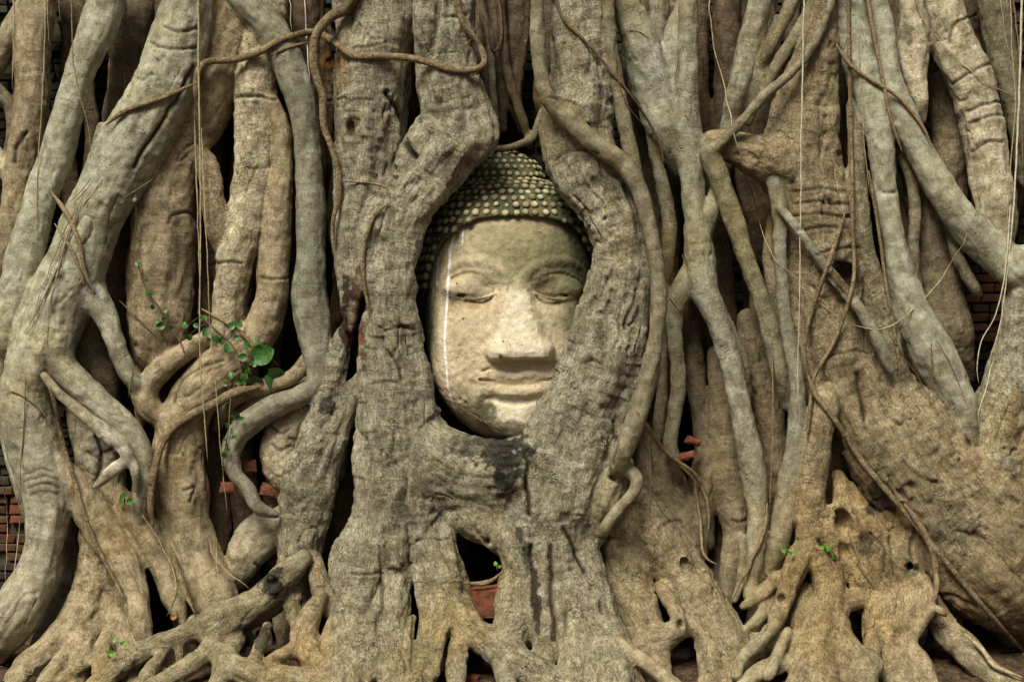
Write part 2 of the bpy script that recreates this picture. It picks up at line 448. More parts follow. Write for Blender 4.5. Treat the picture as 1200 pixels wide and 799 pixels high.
R('K', 48, O, [(258,748,15),(234,770,11),(206,790,11),(178,808,10)], 10)
R('K', 46, O, [(276,752,12),(262,780,11),(250,815,10)], 10)
R('K', 38, O, [(226,732,12),(212,752,7),(209,775,6)], 6)
R('K', 50, O, [(250,762,9),(278,783,15),(312,792,17),(350,797,16),(400,815,20)], 12)
R('K', 30, O, [(134,752,6),(114,768,7),(82,790,7),(60,806,7)], 6)
R('K', 34, O, [(172,775,8),(196,792,7),(214,806,7)], 6)
# --- centre left trunk
R('C2', 62, G, [(520,-90,36),(520,-10,36),(522,50,36),(528,100,35),(533,148,40),(510,190,40),(480,235,32),(462,290,30),(459,340,27),(459,400,37),(463,450,43),(464,500,46),(465,550,47),(465,600,50),(466,645,52),(462,680,48)], 16, 'rough trunk-like root curving round the left side of the stone head')
R('C1', 48, G, [(436,-90,48),(436,-10,48),(438,50,46),(434,110,44),(432,160,41),(425,205,35),(416,255,27),(412,300,22),(412,345,14),(408,385,8)], 16, 'broad rough root with a knot hole at its centre')
R('C1', 54, G, [(446,210,14),(440,250,15),(432,290,12),(434,340,8),(438,380,7)], 8)
R('C2', 66, G, [(499,-90,14),(499,-10,15),(498,28,14),(500,60,9)], 4, 'broken root stub with ringed end')
R('C2', 60, G, [(556,120,24),(566,158,19),(556,176,16)], 16)
R('C2', 62, G, [(440,600,30),(424,655,32),(417,700,28),(412,750,26),(410,830,25)], 12, 'broad flattened root toe under the left trunk')
R('C2', 60, G, [(464,640,26),(461,700,20),(459,745,17),(459,785,17),(459,830,17)], 6)
R('C2', 60, G, [(496,600,28),(508,650,30),(520,690,27),(512,730,18),(500,770,17),(488,830,20)], 10)
R('C2', 62, G, [(522,690,22),(544,728,18),(576,757,18),(618,784,20),(665,815,20)], 14, 'long root running right over the soil below the head')
R('C2', 56, G, [(490,640,10),(492,690,7),(497,725,6),(494,755,7),(484,772,6),(480,750,5),(484,725,5)], 5)
R('C2', 66, G, [(526,728,6),(518,745,5),(514,765,5),(510,790,6)], 5)
0 and R('C12', 26, G, [(410,560,9),(402,610,12),(392,660,12),(386,700,9)])
# bridge under the chin and right trunk
R('C2', 62, G, [(676,-90,35),(676,-10,35),(680,50,36),(685,100,38),(676,145,42),(686,195,44),(710,235,38),(724,275,32),(727,310,34),(720,360,42),(711,405,45),(699,450,50),(676,500,56),(656,550,58),(646,600,53),(652,645,50),(667,690,46),(685,735,44),(702,775,44),(712,830,44)], 22, 'massive root hugging the right side of the stone head')
R('C2', 58, G, [(480,500,30),(508,530,38),(545,552,42),(592,558,44),(632,560,46)], 26, 'fused root bridge with black moss directly under the chin')
R('C2', 50, G, [(538,560,34),(556,598,28),(572,626,15),(580,640,8)], 18)
R('C2', 56, G, [(606,570,32),(606,620,24),(610,670,26),(604,715,26),(598,755,16),(596,790,10)], 16)
R('C2', 62, G, [(634,660,24),(640,705,24),(643,745,21),(640,782,16)], 10)
R('C2', 66, G, [(652,690,7),(656,730,6),(660,775,5)], 5)
R('C2', 54, O, [(728,545,20),(712,580,16),(703,620,10)], 10)
R('C6', 76, O, [(628,-90,7),(629,-10,7),(630,40,9),(634,85,9),(642,115,10),(665,140,11),(700,170,11),(730,192,11),(750,225,10),(762,270,9),(769,310,9),(772,345,10),(769,390,9),(762,430,11),(752,470,12),(740,505,12),(726,540,11,-8),(716,568,8,-28)], 5, 'slim smooth root twining diagonally across the right trunk')
R('C6', 62, O, [(728,545,10),(746,560,8),(742,578,7),(724,598,7),(710,618,7),(702,640,5,-26)], 12)
# --- lower right foot of the centre
R('D', 26, B, [(716,585,15),(724,635,24),(740,690,25),(756,735,22),(768,765,15),(780,795,10),(785,825,9)], 10)
R('D', 30, B, [(738,570,16),(762,615,25),(792,660,29),(815,700,30),(836,745,24),(833,790,15),(830,830,14)], 12, 'hand shaped root foot with two round knot holes')
R('D', 28, B, [(820,690,24),(850,742,18),(860,785,15),(862,830,15)], 8)
R('D', 24, B, [(835,700,16),(862,742,12),(880,774,9),(895,800,8)], 8)
R('D', 32, B, [(812,732,13),(782,745,15),(750,757,13),(734,768,9)], 10)
R('D', 28, B, [(735,766,8),(754,784,9),(782,810,9)], 6)
R('H3', 6, B, [(750,498,10),(762,540,24),(782,590,32),(806,638,24),(814,670,14)])
# --- right of centre
R('E1', 52, O, [(712,-90,7),(712,-10,7),(716,50,8),(724,100,8),(733,150,9),(742,195,9),(752,240,8),(764,265,6)])
R('E3', 32, G, [(807,-90,11),(807,-10,11),(806,60,12),(804,120,15),(807,170,17),(811,210,14),(814,250,13),(820,300,18),(828,345,16),(841,378,13),(850,405,13),(862,450,13),(873,500,14),(882,550,15),(888,600,13),(886,645,11),(880,700,10)], 10, 'slender upright root forking and slanting right beside the trunk')
R('E3', 30, G, [(726,-90,15),(731,-10,16),(744,30,20),(757,75,24),(771,120,25),(784,160,22),(797,195,16)], 8)
R('E3', 20, G, [(800,-5,6),(789,45,12),(788,85,10),(796,110,7)], 6)
R('E3', 28, G, [(843,205,9),(838,235,10),(828,262,11),(820,285,12)], 8)
R('E3', 24, O, [(818,300,14),(801,335,13),(790,362,12),(791,400,9),(795,445,9),(790,488,9),(786,520,9),(796,550,6)], 8)
R('E4', 12, O, [(784,345,8),(778,395,6),(777,445,6),(773,492,8),(772,522,5)], 5)
R('E4', 18, O, [(745,60,5),(755,120,5),(765,170,6),(776,215,8),(784,260,9),(783,300,8),(781,335,6)], 5)
R('G1', 38, B, [(808,180,11,-26),(840,169,16,-8),(872,176,20),(905,192,26),(944,208,30)], 20)
R('E6', 42, O, [(832,180,12),(845,215,12),(858,252,12),(871,292,11),(885,330,10),(896,365,10),(905,400,10),(914,440,9),(924,475,10)], 10)
R('E5', 24, G, [(897,-90,13),(892,-10,13),(880,50,15),(866,100,13),(856,148,14)], 8)
R('E5', 20, O, [(912,20,7),(899,65,9),(886,105,10),(878,140,9)], 6)
R('E9', 26, O, [(940,-60,9),(930,-5,9),(915,32,7),(898,62,7),(888,90,6)], 5)
R('E9', 30, O, [(972,-50,7),(955,0,8),(932,42,7),(908,80,7),(897,112,6)], 5)
R('E10', 48, O, [(985,-40,5),(968,22,5),(946,64,6),(920,92,6),(896,112,6),(862,150,6),(834,178,8,-6),(820,200,8,-24)], 5)
R('E11', -30, DK, [(862,-60,7),(861,0,7),(857,50,6),(850,110,6)])
R('E12', -28, B, [(766,-60,16),(768,0,16),(772,60,12),(790,110,8)])
R('H1', -12, B, [(806,345,9),(808,385,14),(812,430,14),(820,480,11),(822,525,9),(818,570,7)])
R('H2', 0, B, [(838,415,10),(846,460,17),(850,505,20),(850,545,22),(858,590,20),(862,625,16),(856,670,13),(852,715,11)], 14)
R('H2', 0, B, [(842,505,12),(826,550,16),(822,595,14),(832,640,10)], 12)
R('H5', 2, B, [(876,375,13),(885,420,18),(898,470,18),(906,520,17),(908,570,14),(905,625,12)])
R('H6', -10, B, [(872,290,7),(884,330,8),(888,372,8),(900,410,8)])
R('H7', 8, O, [(871,630,6),(869,675,6),(862,705,5)])
R('G3', 34, G, [(897,196,8),(906,212,9),(914,245,10),(914,290,8),(917,340,8),(923,390,9),(930,430,10),(934,480,11),(932,522,12),(927,560,14),(920,600,14),(911,640,12),(903,670,9)], 8)
R('G3', 50, G, [(916,243,7),(935,268,6),(955,298,6),(975,322,7),(997,348,7),(1015,375,7),(1030,402,8),(1046,435,6)], 5)
# --- great right trunk
R('G1', 40, B, [(962,-90,12),(965,-10,14),(962,30,20),(952,80,30),(944,130,37),(940,175,42),(948,215,43),(958,260,42),(966,310,43),(974,360,44),(986,405,43),(1002,450,46),(1030,500,52),(1070,560,60),(1114,615,66),(1165,665,68),(1235,730,70)], 22, 'huge buttress trunk widening down to the lower right')
R('G1', 34, B, [(1048,440,20),(1082,492,28),(1120,545,36),(1166,598,42),(1230,650,48)], 30)
R('G1', 20, B, [(936,255,14),(930,300,20),(928,350,22),(936,400,22),(950,450,22),(962,495,18)], 12)
R('G1', 28, O, [(1000,120,8),(1003,170,10),(1006,230,12),(1013,290,12),(1024,340,15),(1036,385,16),(1048,430,14),(1057,465,10)], 8)
R('G1', 24, G, [(1050,445,14),(1078,478,20),(1098,512,20),(1110,550,14),(1112,575,8)], 12)
R('G2', 40, B, [(968,470,20),(955,520,18),(950,565,18),(948,600,20),(962,640,20),(972,685,20),(970,725,24),(962,770,32),(958,830,34)], 14, 'column of knotted root below the great right trunk')
R('G2', 40, B, [(952,630,14),(938,650,15),(926,680,12),(914,715,11),(904,748,9)], 10)
R('G2', 30, B, [(998,575,12),(1008,605,18),(1030,640,28),(1056,665,30),(1064,695,26)], 16, 'bulbous knot with star shaped hole at lower right')
R('G2', 32, B, [(985,560,12),(990,600,12),(1000,645,18),(1012,680,18),(1020,712,18)], 10)
R('G2', 36, B, [(1052,690,20),(1038,718,24),(1042,760,27),(1058,800,30),(1070,840,30)], 12)
R('G2', 42, B, [(1072,690,12),(1068,715,10),(1064,742,7)], 5)
R('G2', 42, B, [(1086,680,10),(1088,705,10),(1080,730,8),(1072,750,6)], 5)
R('G2', 34, B, [(965,700,14),(990,705,11),(1018,700,12)], 8)
R('G2', 30, B, [(948,690,10),(940,725,12),(934,750,9)], 6)
R('G2', 54, O, [(1000,810,8),(1012,795,7),(1030,782,6),(1024,770,6),(1012,762,5)], 5)
R('G4', 24, O, [(1092,705,12),(1106,735,17),(1128,757,17),(1152,783,16),(1195,815,15)], 10, 'mossy surface root crossing the soil at the lower right')
R('G5', 30, O, [(935,752,13),(908,755,14),(884,750,10)], 8)
R('G5', 30, O, [(930,665,9),(904,685,9),(884,702,8),(872,712,6)], 6)
R('G5', 30, O, [(908,700,8),(892,722,8),(876,738,6)], 6)
R('G5', 38, O, [(945,775,14),(912,778,12),(886,790,11),(870,808,11)], 8)
R('G6', 46, B, [(1094,712,5),(1104,716,5),(1110,722,4)], 4)
# --- right edge
R('I1', 34, G, [(975,-90,25),(985,-15,25),(996,30,23),(1007,70,21),(1019,110,20),(1030,155,17),(1035,200,14),(1042,250,13),(1050,290,14),(1058,330,18),(1074,375,22),(1092,412,25),(1111,445,23),(1127,475,17),(1134,505,13,-8),(1136,540,12,-34),(1132,580,10,-60)], 8, 'smooth grey root sweeping down to a pointed tip at the right')
R('I2', 30, G, [(1020,-90,12),(1027,-10,12),(1036,40,13),(1042,90,14),(1056,130,16),(1070,162,17),(1090,200,17),(1114,240,19),(1140,272,21),(1170,300,23),(1200,322,24),(1250,350,24)], 8, 'smooth grey root crossing diagonally to the right edge')
R('I3', 20, PA, [(1090,-90,34),(1095,-15,34),(1101,20,32),(1118,55,27),(1137,95,26),(1151,145,25),(1160,195,25),(1168,245,24),(1178,300,20)], 10, 'ringed pale root bowing down near the right edge')
R('I3', 18, PA, [(1072,-90,16),(1072,-15,16),(1071,30,18),(1069,65,19),(1074,95,13),(1078,118,9),(1084,140,6)], 10)
R('I4', 12, O, [(1155,-90,20),(1162,-10,20),(1173,50,18),(1185,100,16),(1198,150,16),(1210,210,16)])
R('I5', -2, B, [(1064,195,13),(1082,245,18),(1092,295,22),(1102,345,28),(1112,390,28),(1135,440,20)], label='broad brown root in the shade between two grey roots')
R('I6', -22, B, [(1105,95,12),(1110,145,18),(1114,200,18),(1128,240,14)], 6)
R('I8', -22, DK, [(1058,240,9),(1066,300,11),(1070,360,10)])
R('I7', 26, G, [(1202,300,14),(1196,360,18),(1194,410,27),(1184,460,34),(1168,510,36),(1162,560,32),(1168,610,26),(1190,650,20)], 16, 'rough pale root bulging at the right edge')
R('I7', 22, G, [(1212,430,30),(1208,500,34),(1206,560,36),(1204,620,34)], 14)
R('I9', 2, O, [(1118,525,5),(1126,548,5),(1124,575,5)], 4)
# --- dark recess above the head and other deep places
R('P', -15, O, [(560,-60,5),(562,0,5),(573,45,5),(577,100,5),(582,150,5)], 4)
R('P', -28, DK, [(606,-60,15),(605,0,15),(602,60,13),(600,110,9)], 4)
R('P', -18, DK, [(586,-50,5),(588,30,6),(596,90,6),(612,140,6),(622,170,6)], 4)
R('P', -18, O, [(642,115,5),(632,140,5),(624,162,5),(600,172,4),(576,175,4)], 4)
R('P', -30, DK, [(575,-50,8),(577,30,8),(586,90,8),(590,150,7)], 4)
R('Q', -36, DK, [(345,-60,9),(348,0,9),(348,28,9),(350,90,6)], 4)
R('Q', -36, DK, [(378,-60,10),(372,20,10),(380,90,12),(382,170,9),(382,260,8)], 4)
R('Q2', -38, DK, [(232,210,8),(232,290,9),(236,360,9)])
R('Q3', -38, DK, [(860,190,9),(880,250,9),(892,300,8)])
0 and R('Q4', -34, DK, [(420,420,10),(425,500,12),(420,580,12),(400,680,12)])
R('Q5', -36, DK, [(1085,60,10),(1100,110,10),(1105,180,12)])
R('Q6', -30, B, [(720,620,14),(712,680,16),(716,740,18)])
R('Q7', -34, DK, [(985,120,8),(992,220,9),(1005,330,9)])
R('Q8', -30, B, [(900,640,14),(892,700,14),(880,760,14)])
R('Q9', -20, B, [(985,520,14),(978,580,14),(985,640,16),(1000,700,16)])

# more toes and rootlets gripping the soil
R('D', 36, B, [(775,690,10),(790,712,9),(800,742,8)], 6)
R('X1', 58, B, [(724,752,8),(744,768,9),(770,786,9),(800,812,9)], 6)
R('G2', 44, B, [(985,735,12),(1000,765,13),(1006,800,13),(1010,830,12)], 7)
R('G2', 44, B, [(948,745,13),(938,780,14),(930,815,14)], 7)
R('G2', 46, B, [(1028,735,12),(1022,770,10),(1018,810,11)], 6)
R('G2', 42, B, [(1060,750,12),(1080,780,13),(1092,815,13)], 7)
R('X2', 46, O, [(905,735,8),(890,752,8),(872,768,7),(862,790,7)], 5)
R('X2', 44, O, [(925,742,8),(912,765,7),(900,792,7)], 5)
R('C2', 64, G, [(540,742,12),(536,770,12),(534,815,12)], 6)
R('C2', 64, G, [(585,770,11),(592,795,11),(600,825,11)], 6)
R('C2', 66, G, [(676,720,14),(672,760,15),(668,820,15)], 8)
R('C2', 60, G, [(436,690,10),(436,740,10),(434,790,9)], 5)
R('X3', 44, B, [(398,720,10),(388,748,12),(384,780,12),(392,815,12)], 6)
R('K', 52, O, [(312,735,8),(304,760,8),(294,786,8)], 5)
R('K', 50, O, [(190,765,8),(176,785,8),(160,808,8)], 5)
R('L3', 36, B, [(124,740,10),(118,772,11),(122,810,11)], 6)
R('L3', 36, B, [(76,765,10),(60,788,10),(48,812,10)], 6)
R('F', 24, G, [(120,150,7),(112,190,8),(118,240,8),(124,290,7)], 4)
R('F', 2, O, [(396,430,6),(388,470,8),(400,520,8),(398,560,6)], 4)
R('F', 12, O, [(700,560,6),(742,600,7),(752,660,8),(742,700,8)], 4)
R('F', 16, O, [(826,300,6),(838,345,6),(856,385,6),(872,425,6),(878,470,6)], 4)
R('F', 8, O, [(905,250,6),(900,300,7),(906,350,7),(900,400,6)], 4)
R('F', 10, O, [(1040,150,6),(1062,190,7),(1072,240,7),(1070,300,7),(1082,350,6)], 4)
R('F', 10, O, [(1112,260,6),(1122,300,7),(1140,335,7),(1150,345,6)], 4)
rb_ = random.Random(11)
xb_ = -40
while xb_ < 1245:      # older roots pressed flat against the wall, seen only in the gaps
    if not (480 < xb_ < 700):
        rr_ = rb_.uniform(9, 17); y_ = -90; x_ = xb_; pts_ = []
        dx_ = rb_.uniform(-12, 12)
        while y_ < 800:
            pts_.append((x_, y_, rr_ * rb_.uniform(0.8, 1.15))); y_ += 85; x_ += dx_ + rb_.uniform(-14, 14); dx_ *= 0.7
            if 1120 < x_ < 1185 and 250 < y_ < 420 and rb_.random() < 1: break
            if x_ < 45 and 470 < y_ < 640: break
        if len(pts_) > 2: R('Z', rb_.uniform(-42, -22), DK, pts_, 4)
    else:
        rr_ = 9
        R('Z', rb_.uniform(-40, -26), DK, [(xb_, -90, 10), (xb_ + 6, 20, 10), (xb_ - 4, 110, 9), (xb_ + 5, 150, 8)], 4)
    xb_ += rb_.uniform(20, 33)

KNOTS = [  # raised rims with a hole: x, y, radius, depth px
    (803, 660, 8, 8), (797, 731, 7, 7), (572, 632, 8, 7), (1067, 663, 8, 12), (413, 152, 11, 4),
    (685, 690, 1, 1), (990, 328, 20, 14), (718, 560, 7, 8), (320, 682, 9, 8), (306, 744, 9, 8), (917, 702, 8, 8),
    (34, 784, 6, 5), (988, 612, 17, 18)]
def flare(y):
    return 75 * np.clip((y - 620) / 180.0, 0, 1.6) ** 2

ROUGH = {'C1': 1.0, 'C2': 1.0, 'F': 0.4, 'C12': .9, 'T6': .9, 'D': .7, 'G1': .72, 'G2': .75, 'I7': .85, 'K': .75, 'T7': .75, 'T1': .45, 'T2': .75,
         'L': .28, 'A': .22, 'I1': .18, 'I2': .18, 'I3': .45, 'E3': .3, 'E6': .4, 'G3': .2, 'C6': .25, 'T4': .25, 'T3': .35, 'J1': .3, 'J2': .6, 'T8': .55,
         'L3': .6, 'L2': .45, 'G4': .7, 'E5': .4}
# scars, rings and splits in the bark: width px, depth px, course
GROOVES = [
 (1.6,3,[(447,390),(452,386),(466,384),(486,386)]),(1.4,2,[(437,450),(450,448),(466,448)]),(1.8,5,[(457,415),(466,430),(471,444)]),
 (1.4,2.5,[(412,672),(430,673),(450,671)]),(1.2,2,[(487,634),(505,632),(525,633)]),(1.4,3,[(477,560),(476,578)]),
 (2.4,7,[(616,528),(619,545),(617,565),(621,602)]),(1.4,2.5,[(686,425),(696,422),(706,426)]),(1.2,2,[(650,188),(662,179),(685,177),(702,180)]),
 (1.2,2.2,[(645,115),(665,118),(676,124)]),
 (1.6,3,[(746,342),(742,356),(735,372),(733,386)]),(1.4,3,[(720,495),(722,520),(719,545)]),(1.6,4,[(703,702),(707,716)]),
 (2.4,5,[(645,640),(646,700),(650,748)]),(2.4,4,[(660,620),(674,642),(686,668)]),(2.0,4,[(622,640),(624,690),(630,742)]),
 (1.2,2,[(383,119),(400,116),(408,116)]),(1.2,2,[(401,128),(412,118),(435,117)]),(3.0,7,[(455,110),(470,135),(478,165),(484,182)]),
 (1.6,3,[(490,95),(493,120),(492,145)]),(1.2,2,[(415,58),(430,55),(450,50)]),(1.6,3,[(518,20),(530,18),(545,18)]),
(1.4,2.6,[(930,240),(950,237),(992,240)]),(1.3,2.4,[(930,254),(960,251),(994,256)]),(1.3,2.4,[(935,270),(960,265),(990,268)]),
 (1.4,2.4,[(955,298),(980,292),(1006,291)]),(1.2,2.2,[(930,225),(960,222),(990,226)]),(1.3,2.2,[(968,420),(1000,412),(1022,413)]),(2.0,4,[(1003,440),(1008,470),(1012,492)]),
 (2.0,5,[(960,634),(970,645),(984,657)]),(1.8,4,[(1070,618),(1068,640),(1070,655)]),(1.6,3,[(1045,620),(1043,645),(1047,675)]),(1.6,3,[(1022,625),(1035,640),(1036,670)]),
 (1.4,2.6,[(1112,50),(1120,30),(1144,18)]),(1.4,2.4,[(1115,97),(1135,85),(1160,74)]),(1.5,2.8,[(1133,131),(1155,122),(1174,119)]),(1.3,2.2,[(1136,144),(1160,137),(1178,136)]),
 (1.4,2.5,[(1140,178),(1155,168),(1174,166)]),(1.3,2.2,[(1085,5),(1092,30),(1090,50)]),
 (1.3,2.4,[(193,32),(215,38),(232,34)]),(1.2,2,[(175,50),(200,58),(230,57)]),(2.0,4,[(158,195),(178,162),(205,118),(226,80)]),
 (1.4,2.4,[(198,262),(203,253),(218,251),(229,256)]),(2.0,5,[(18,190),(22,170),(32,155)]),
 (1.4,3,[(277,115),(300,114),(324,118)]),(1.4,2.6,[(248,310),(262,306),(282,308)]),
 (1.8,3,[(203,472),(212,447),(236,430),(260,423)]),(1.2,2.2,[(306,325),(323,328),(338,324)]),
 (1.2,1,[(28,556),(45,550),(62,553)]),(1.2,.8,[(30,564),(50,558),(68,562)]),(1.2,1,[(34,572),(52,567),(70,571)]),(1.2,.8,[(36,580),(52,576),(68,579)]),
 (2.0,4,[(112,512),(120,530),(117,545),(112,562)]),(1.6,3,[(118,535),(132,524)]),(1.6,3,[(104,530),(117,539)]),
 (1.4,2.4,[(704,630),(718,630),(730,631)]),(1.4,3,[(480,700),(484,740),(480,780)]),(1.6,3,[(446,640),(446,690),(442,740)]),
 (1.2,2,[(1035,225),(1040,226),(1048,226)]),(1.2,2,[(320,500),(330,508),(340,505)]),(1.2,2,[(318,520),(328,528),(342,522)]),
 (1.2,2,[(1100,690),(1130,700),(1160,720)]),(1.6,3,[(1060,540),(1080,560),(1105,566)]),(1.4,2.6,[(215,575),(228,571),(222,588)]),
 (1.4,2.4,[(858,610),(866,612),(876,609)]),(1.3,2.2,[(770,620),(786,610),(800,612)]),(1.6,3,[(300,660),(312,668),(320,664)]),
]
PLATES = [ # raised or sunken bark plates: x, y, rx, ry, step px
 (700,238,14,26,-3),(512,240,14,28,2.5),(450,258,12,22,2.5),(985,335,26,24,-4),(500,330,9,16,-2),(690,130,26,14,2),(395,90,16,24,-3),
 (330,545,12,12,2),(66,318,9,7,2),(520,300,12,24,2),(737,370,14,30,-2),(450,520,22,26,2),(650,470,24,18,2),(610,610,20,16,2),(560,545,22,14,2),
 (1085,520,16,14,2),(1035,470,14,30,-2),(300,180,20,18,2),(292,100,12,30,2),(118,530,22,26,2.5),(413,152,13,14,-2.5),(955,140,22,16,2),(1180,470,16,18,2)]
# ------------------------------------------------------------------ build the tree as one distance field, cut into roots
H = 0.0045
X0, X1 = -1.66, 1.66
Y0, Y1 = -0.56, 0.34
Z0, Z1 = -0.14, 2.10
nx, ny, nz = [int((b - a) / H) for a, b in ((X0, X1), (Y0, Y1), (Z0, Z1))]
WALL_Y = 0.32

for r in ROOTS:
    w = []
    rad = np.array([p[2] for p in r['pts']], float)
    for (x, y, rr, df) in r['pts']:
        f0 = r['f'] if r['f'] > 40 else 40 - (40 - r['f']) * 1.45
        fr = f0 + df + float(flare(y))
        depth_r = rr if rr < 40 else 40 + (rr - 40) * 0.6
        f = fr - depth_r
        p = P(x, y, f); k = (DIST - f * PX) / DIST
        w.append([*p, rr * PX * k])
    w = np.array(w)
    # a root that leaves or meets another one starts inside it
    lead_ = next(q for q in ROOTS if q['fam'] == r['fam']) is r
    for e_ in (0, -1):
        if lead_ and e_ == 0: continue
        if -30 < r['pts'][e_][1] < 785 and len(r['pts']) > 2:
            w[e_, 1] += 1.1 * w[e_, 3] + 0.006; w[e_, 3] *= 0.75
    w = catmull(w, step=max(0.012, 0.35 * w[:, 3].mean()))
    w[:, 3] = np.maximum(w[:, 3], 0.006)
    r['c'] = w
    r['s'] = np.concatenate([[0], np.cumsum(np.linalg.norm(np.diff(w[:, :3], axis=0), axis=1))])
    r['rm'] = float(rad.mean())
    r['flat'] = 0.8 if rad.max() > 48 else 1.0
    if r['k'] is None: r['k'] = min(max(0.6 * r['rm'], 4), 22)

def clampi(v, n): return int(min(max(v, 0), n))

def box(r, pad):
    c = r['c']; lo = (c[:, :3] - c[:, 3:4] - pad).min(0); hi = (c[:, :3] + c[:, 3:4] + pad).max(0)
    return lo, hi

def ibox(lo, hi):
    o = (X0, Y0, Z0); n = (nx, ny, nz)
    return [(clampi((lo[a] - o[a]) / H, n[a]), clampi((hi[a] - o[a]) / H + 1, n[a])) for a in range(3)]

xs = (X0 + H * np.arange(nx)).astype(np.float32)
ys = (Y0 + H * np.arange(ny)).astype(np.float32)
zs = (Z0 + H * np.arange(nz)).astype(np.float32)
FAR = np.float32(0.2)
BAND = 0.035
Fg = np.full((nx, ny, nz), FAR, dtype=np.float32)
Rg = np.full((nx, ny, nz), FAR, dtype=np.float32)
Lg = np.full((nx, ny, nz), -1, dtype=np.int16)

def root_field(r, ib):
    (a0, a1), (b0, b1), (c0, c1) = ib
    A = np.full((a1 - a0, b1 - b0, c1 - c0), FAR, dtype=np.float32)
    c = r['c']; fl = r['flat']
    for i in range(len(c) - 1):
        p, q = c[i], c[i + 1]
        rm = max(p[3], q[3]) + BAND
        lo = np.minimum(p[:3], q[:3]) - rm; hi = np.maximum(p[:3], q[:3]) + rm
        (x0, x1), (y0, y1), (z0, z1) = ibox(lo, hi)
        x0, x1 = max(x0, a0), min(x1, a1); y0, y1 = max(y0, b0), min(y1, b1); z0, z1 = max(z0, c0), min(z1, c1)
        if x1 <= x0 or y1 <= y0 or z1 <= z0: continue
        d = (q - p).astype(np.float32); L2 = float((d[:3] ** 2).sum()) + 1e-12
        X = xs[x0:x1, None, None] - np.float32(p[0]); Y = ys[None, y0:y1, None] - np.float32(p[1]); Z = zs[None, None, z0:z1] - np.float32(p[2])
        t = np.clip((X * d[0] + Y * d[1] + Z * d[2]) / np.float32(L2), 0, 1)
        ex = X - t * d[0]; ey = (Y - t * d[1]) / np.float32(fl); ez = Z - t * d[2]
        dist = np.sqrt(ex * ex + ey * ey + ez * ez) - (np.float32(p[3]) + t * d[3])
        S_ = A[x0 - a0:x1 - a0, y0 - b0:y1 - b0, z0 - c0:z1 - c0]
        np.minimum(S_, dist, out=S_)
    return A

fams = []
for i, r in enumerate(ROOTS):
    if r['fam'] not in fams: fams.append(r['fam'])
for fam in fams:
    mem = [i for i, r in enumerate(ROOTS) if r['fam'] == fam]
    lo = np.min([box(ROOTS[i], BAND)[0] for i in mem], axis=0); hi = np.max([box(ROOTS[i], BAND)[1] for i in mem], axis=0)
    fb = ibox(lo, hi)
    if any(b - a < 2 for a, b in fb): continue
    FF = np.full([b - a for a, b in fb], FAR, dtype=np.float32)
    for i in mem:
        r = ROOTS[i]; rb = ibox(*box(r, BAND))
        if any(b - a < 2 for a, b in rb): continue
        A = root_field(r, rb)
        sl = tuple(slice(rb[a][0] - fb[a][0], rb[a][1] - fb[a][0]) for a in range(3))
        FF[sl] = smin(FF[sl], A, np.float32(r['k'] * PX))
        gs = tuple(slice(*rb[a]) for a in range(3))
        m = A < Rg[gs]
        Rg[gs][m] = A[m]; Lg[gs][m] = i
    gs = tuple(slice(*b) for b in fb)
    Fg[gs] = smin(Fg[gs], FF, np.float32(2.2 * PX))
del Rg, FF, A

# knot holes: carve a little pit from the front
for (kx, ky, kr, kd) in KNOTS:
    if kr < 3: continue
    c = P(kx, ky, 0); i = clampi((c[0] - X0) / H, nx - 1); k = clampi((c[2] - Z0) / H, nz - 1)
    colm = Fg[i, :, k] < 0
    if not colm.any(): continue
    yf = ys[np.argmax(colm)]
    kk = (DIST + yf) / DIST
    c = np.array([(kx - 600) * PX * kk, yf, HC - (ky - 399.5) * PX * kk])
    rr = kr * PX; dd = kd * PX
    gs = tuple(slice(*b) for b in ibox(c - rr * 2.5 - dd, c + rr * 2.5 + dd))
    X = xs[gs[0], None, None] - c[0]; Y = ys[None, gs[1], None] - c[1]; Z = zs[None, None, gs[2]] - c[2]
    ax, az_ = (0.72, 1.0) if kr < 15 else (0.75, 1.2)
    ang = 0.35
    U = X * math.cos(ang) + Z * math.sin(ang); W = -X * math.sin(ang) + Z * math.cos(ang)
    # raised rim
    rim = np.sqrt((np.sqrt((U / ax) ** 2 + (W / az_) ** 2) - rr * 1.05) ** 2 + (Y + 0.0) ** 2) - rr * 0.22
    sub = Fg[gs]
    sub = smin(sub, rim.astype(np.float32), np.float32(rr * 0.6))
    hole = np.sqrt((U / ax) ** 2 + (W / az_) ** 2 + (Y / (dd / rr + 0.2)) ** 2) - rr * 0.75
    Fg[gs] = smax(sub, -hole.astype(np.float32), np.float32(rr * 0.25))

V, Q, (ci, cj, ck) = surface_nets(Fg, (X0, Y0, Z0), H)
VL = Lg[ci, cj, ck].astype(np.int32)
VL[VL < 0] = 0
del Fg, Lg
# drop what lies inside the wall
keep = (V[Q, 1].min(1) < WALL_Y + 0.01)
Q = Q[keep]

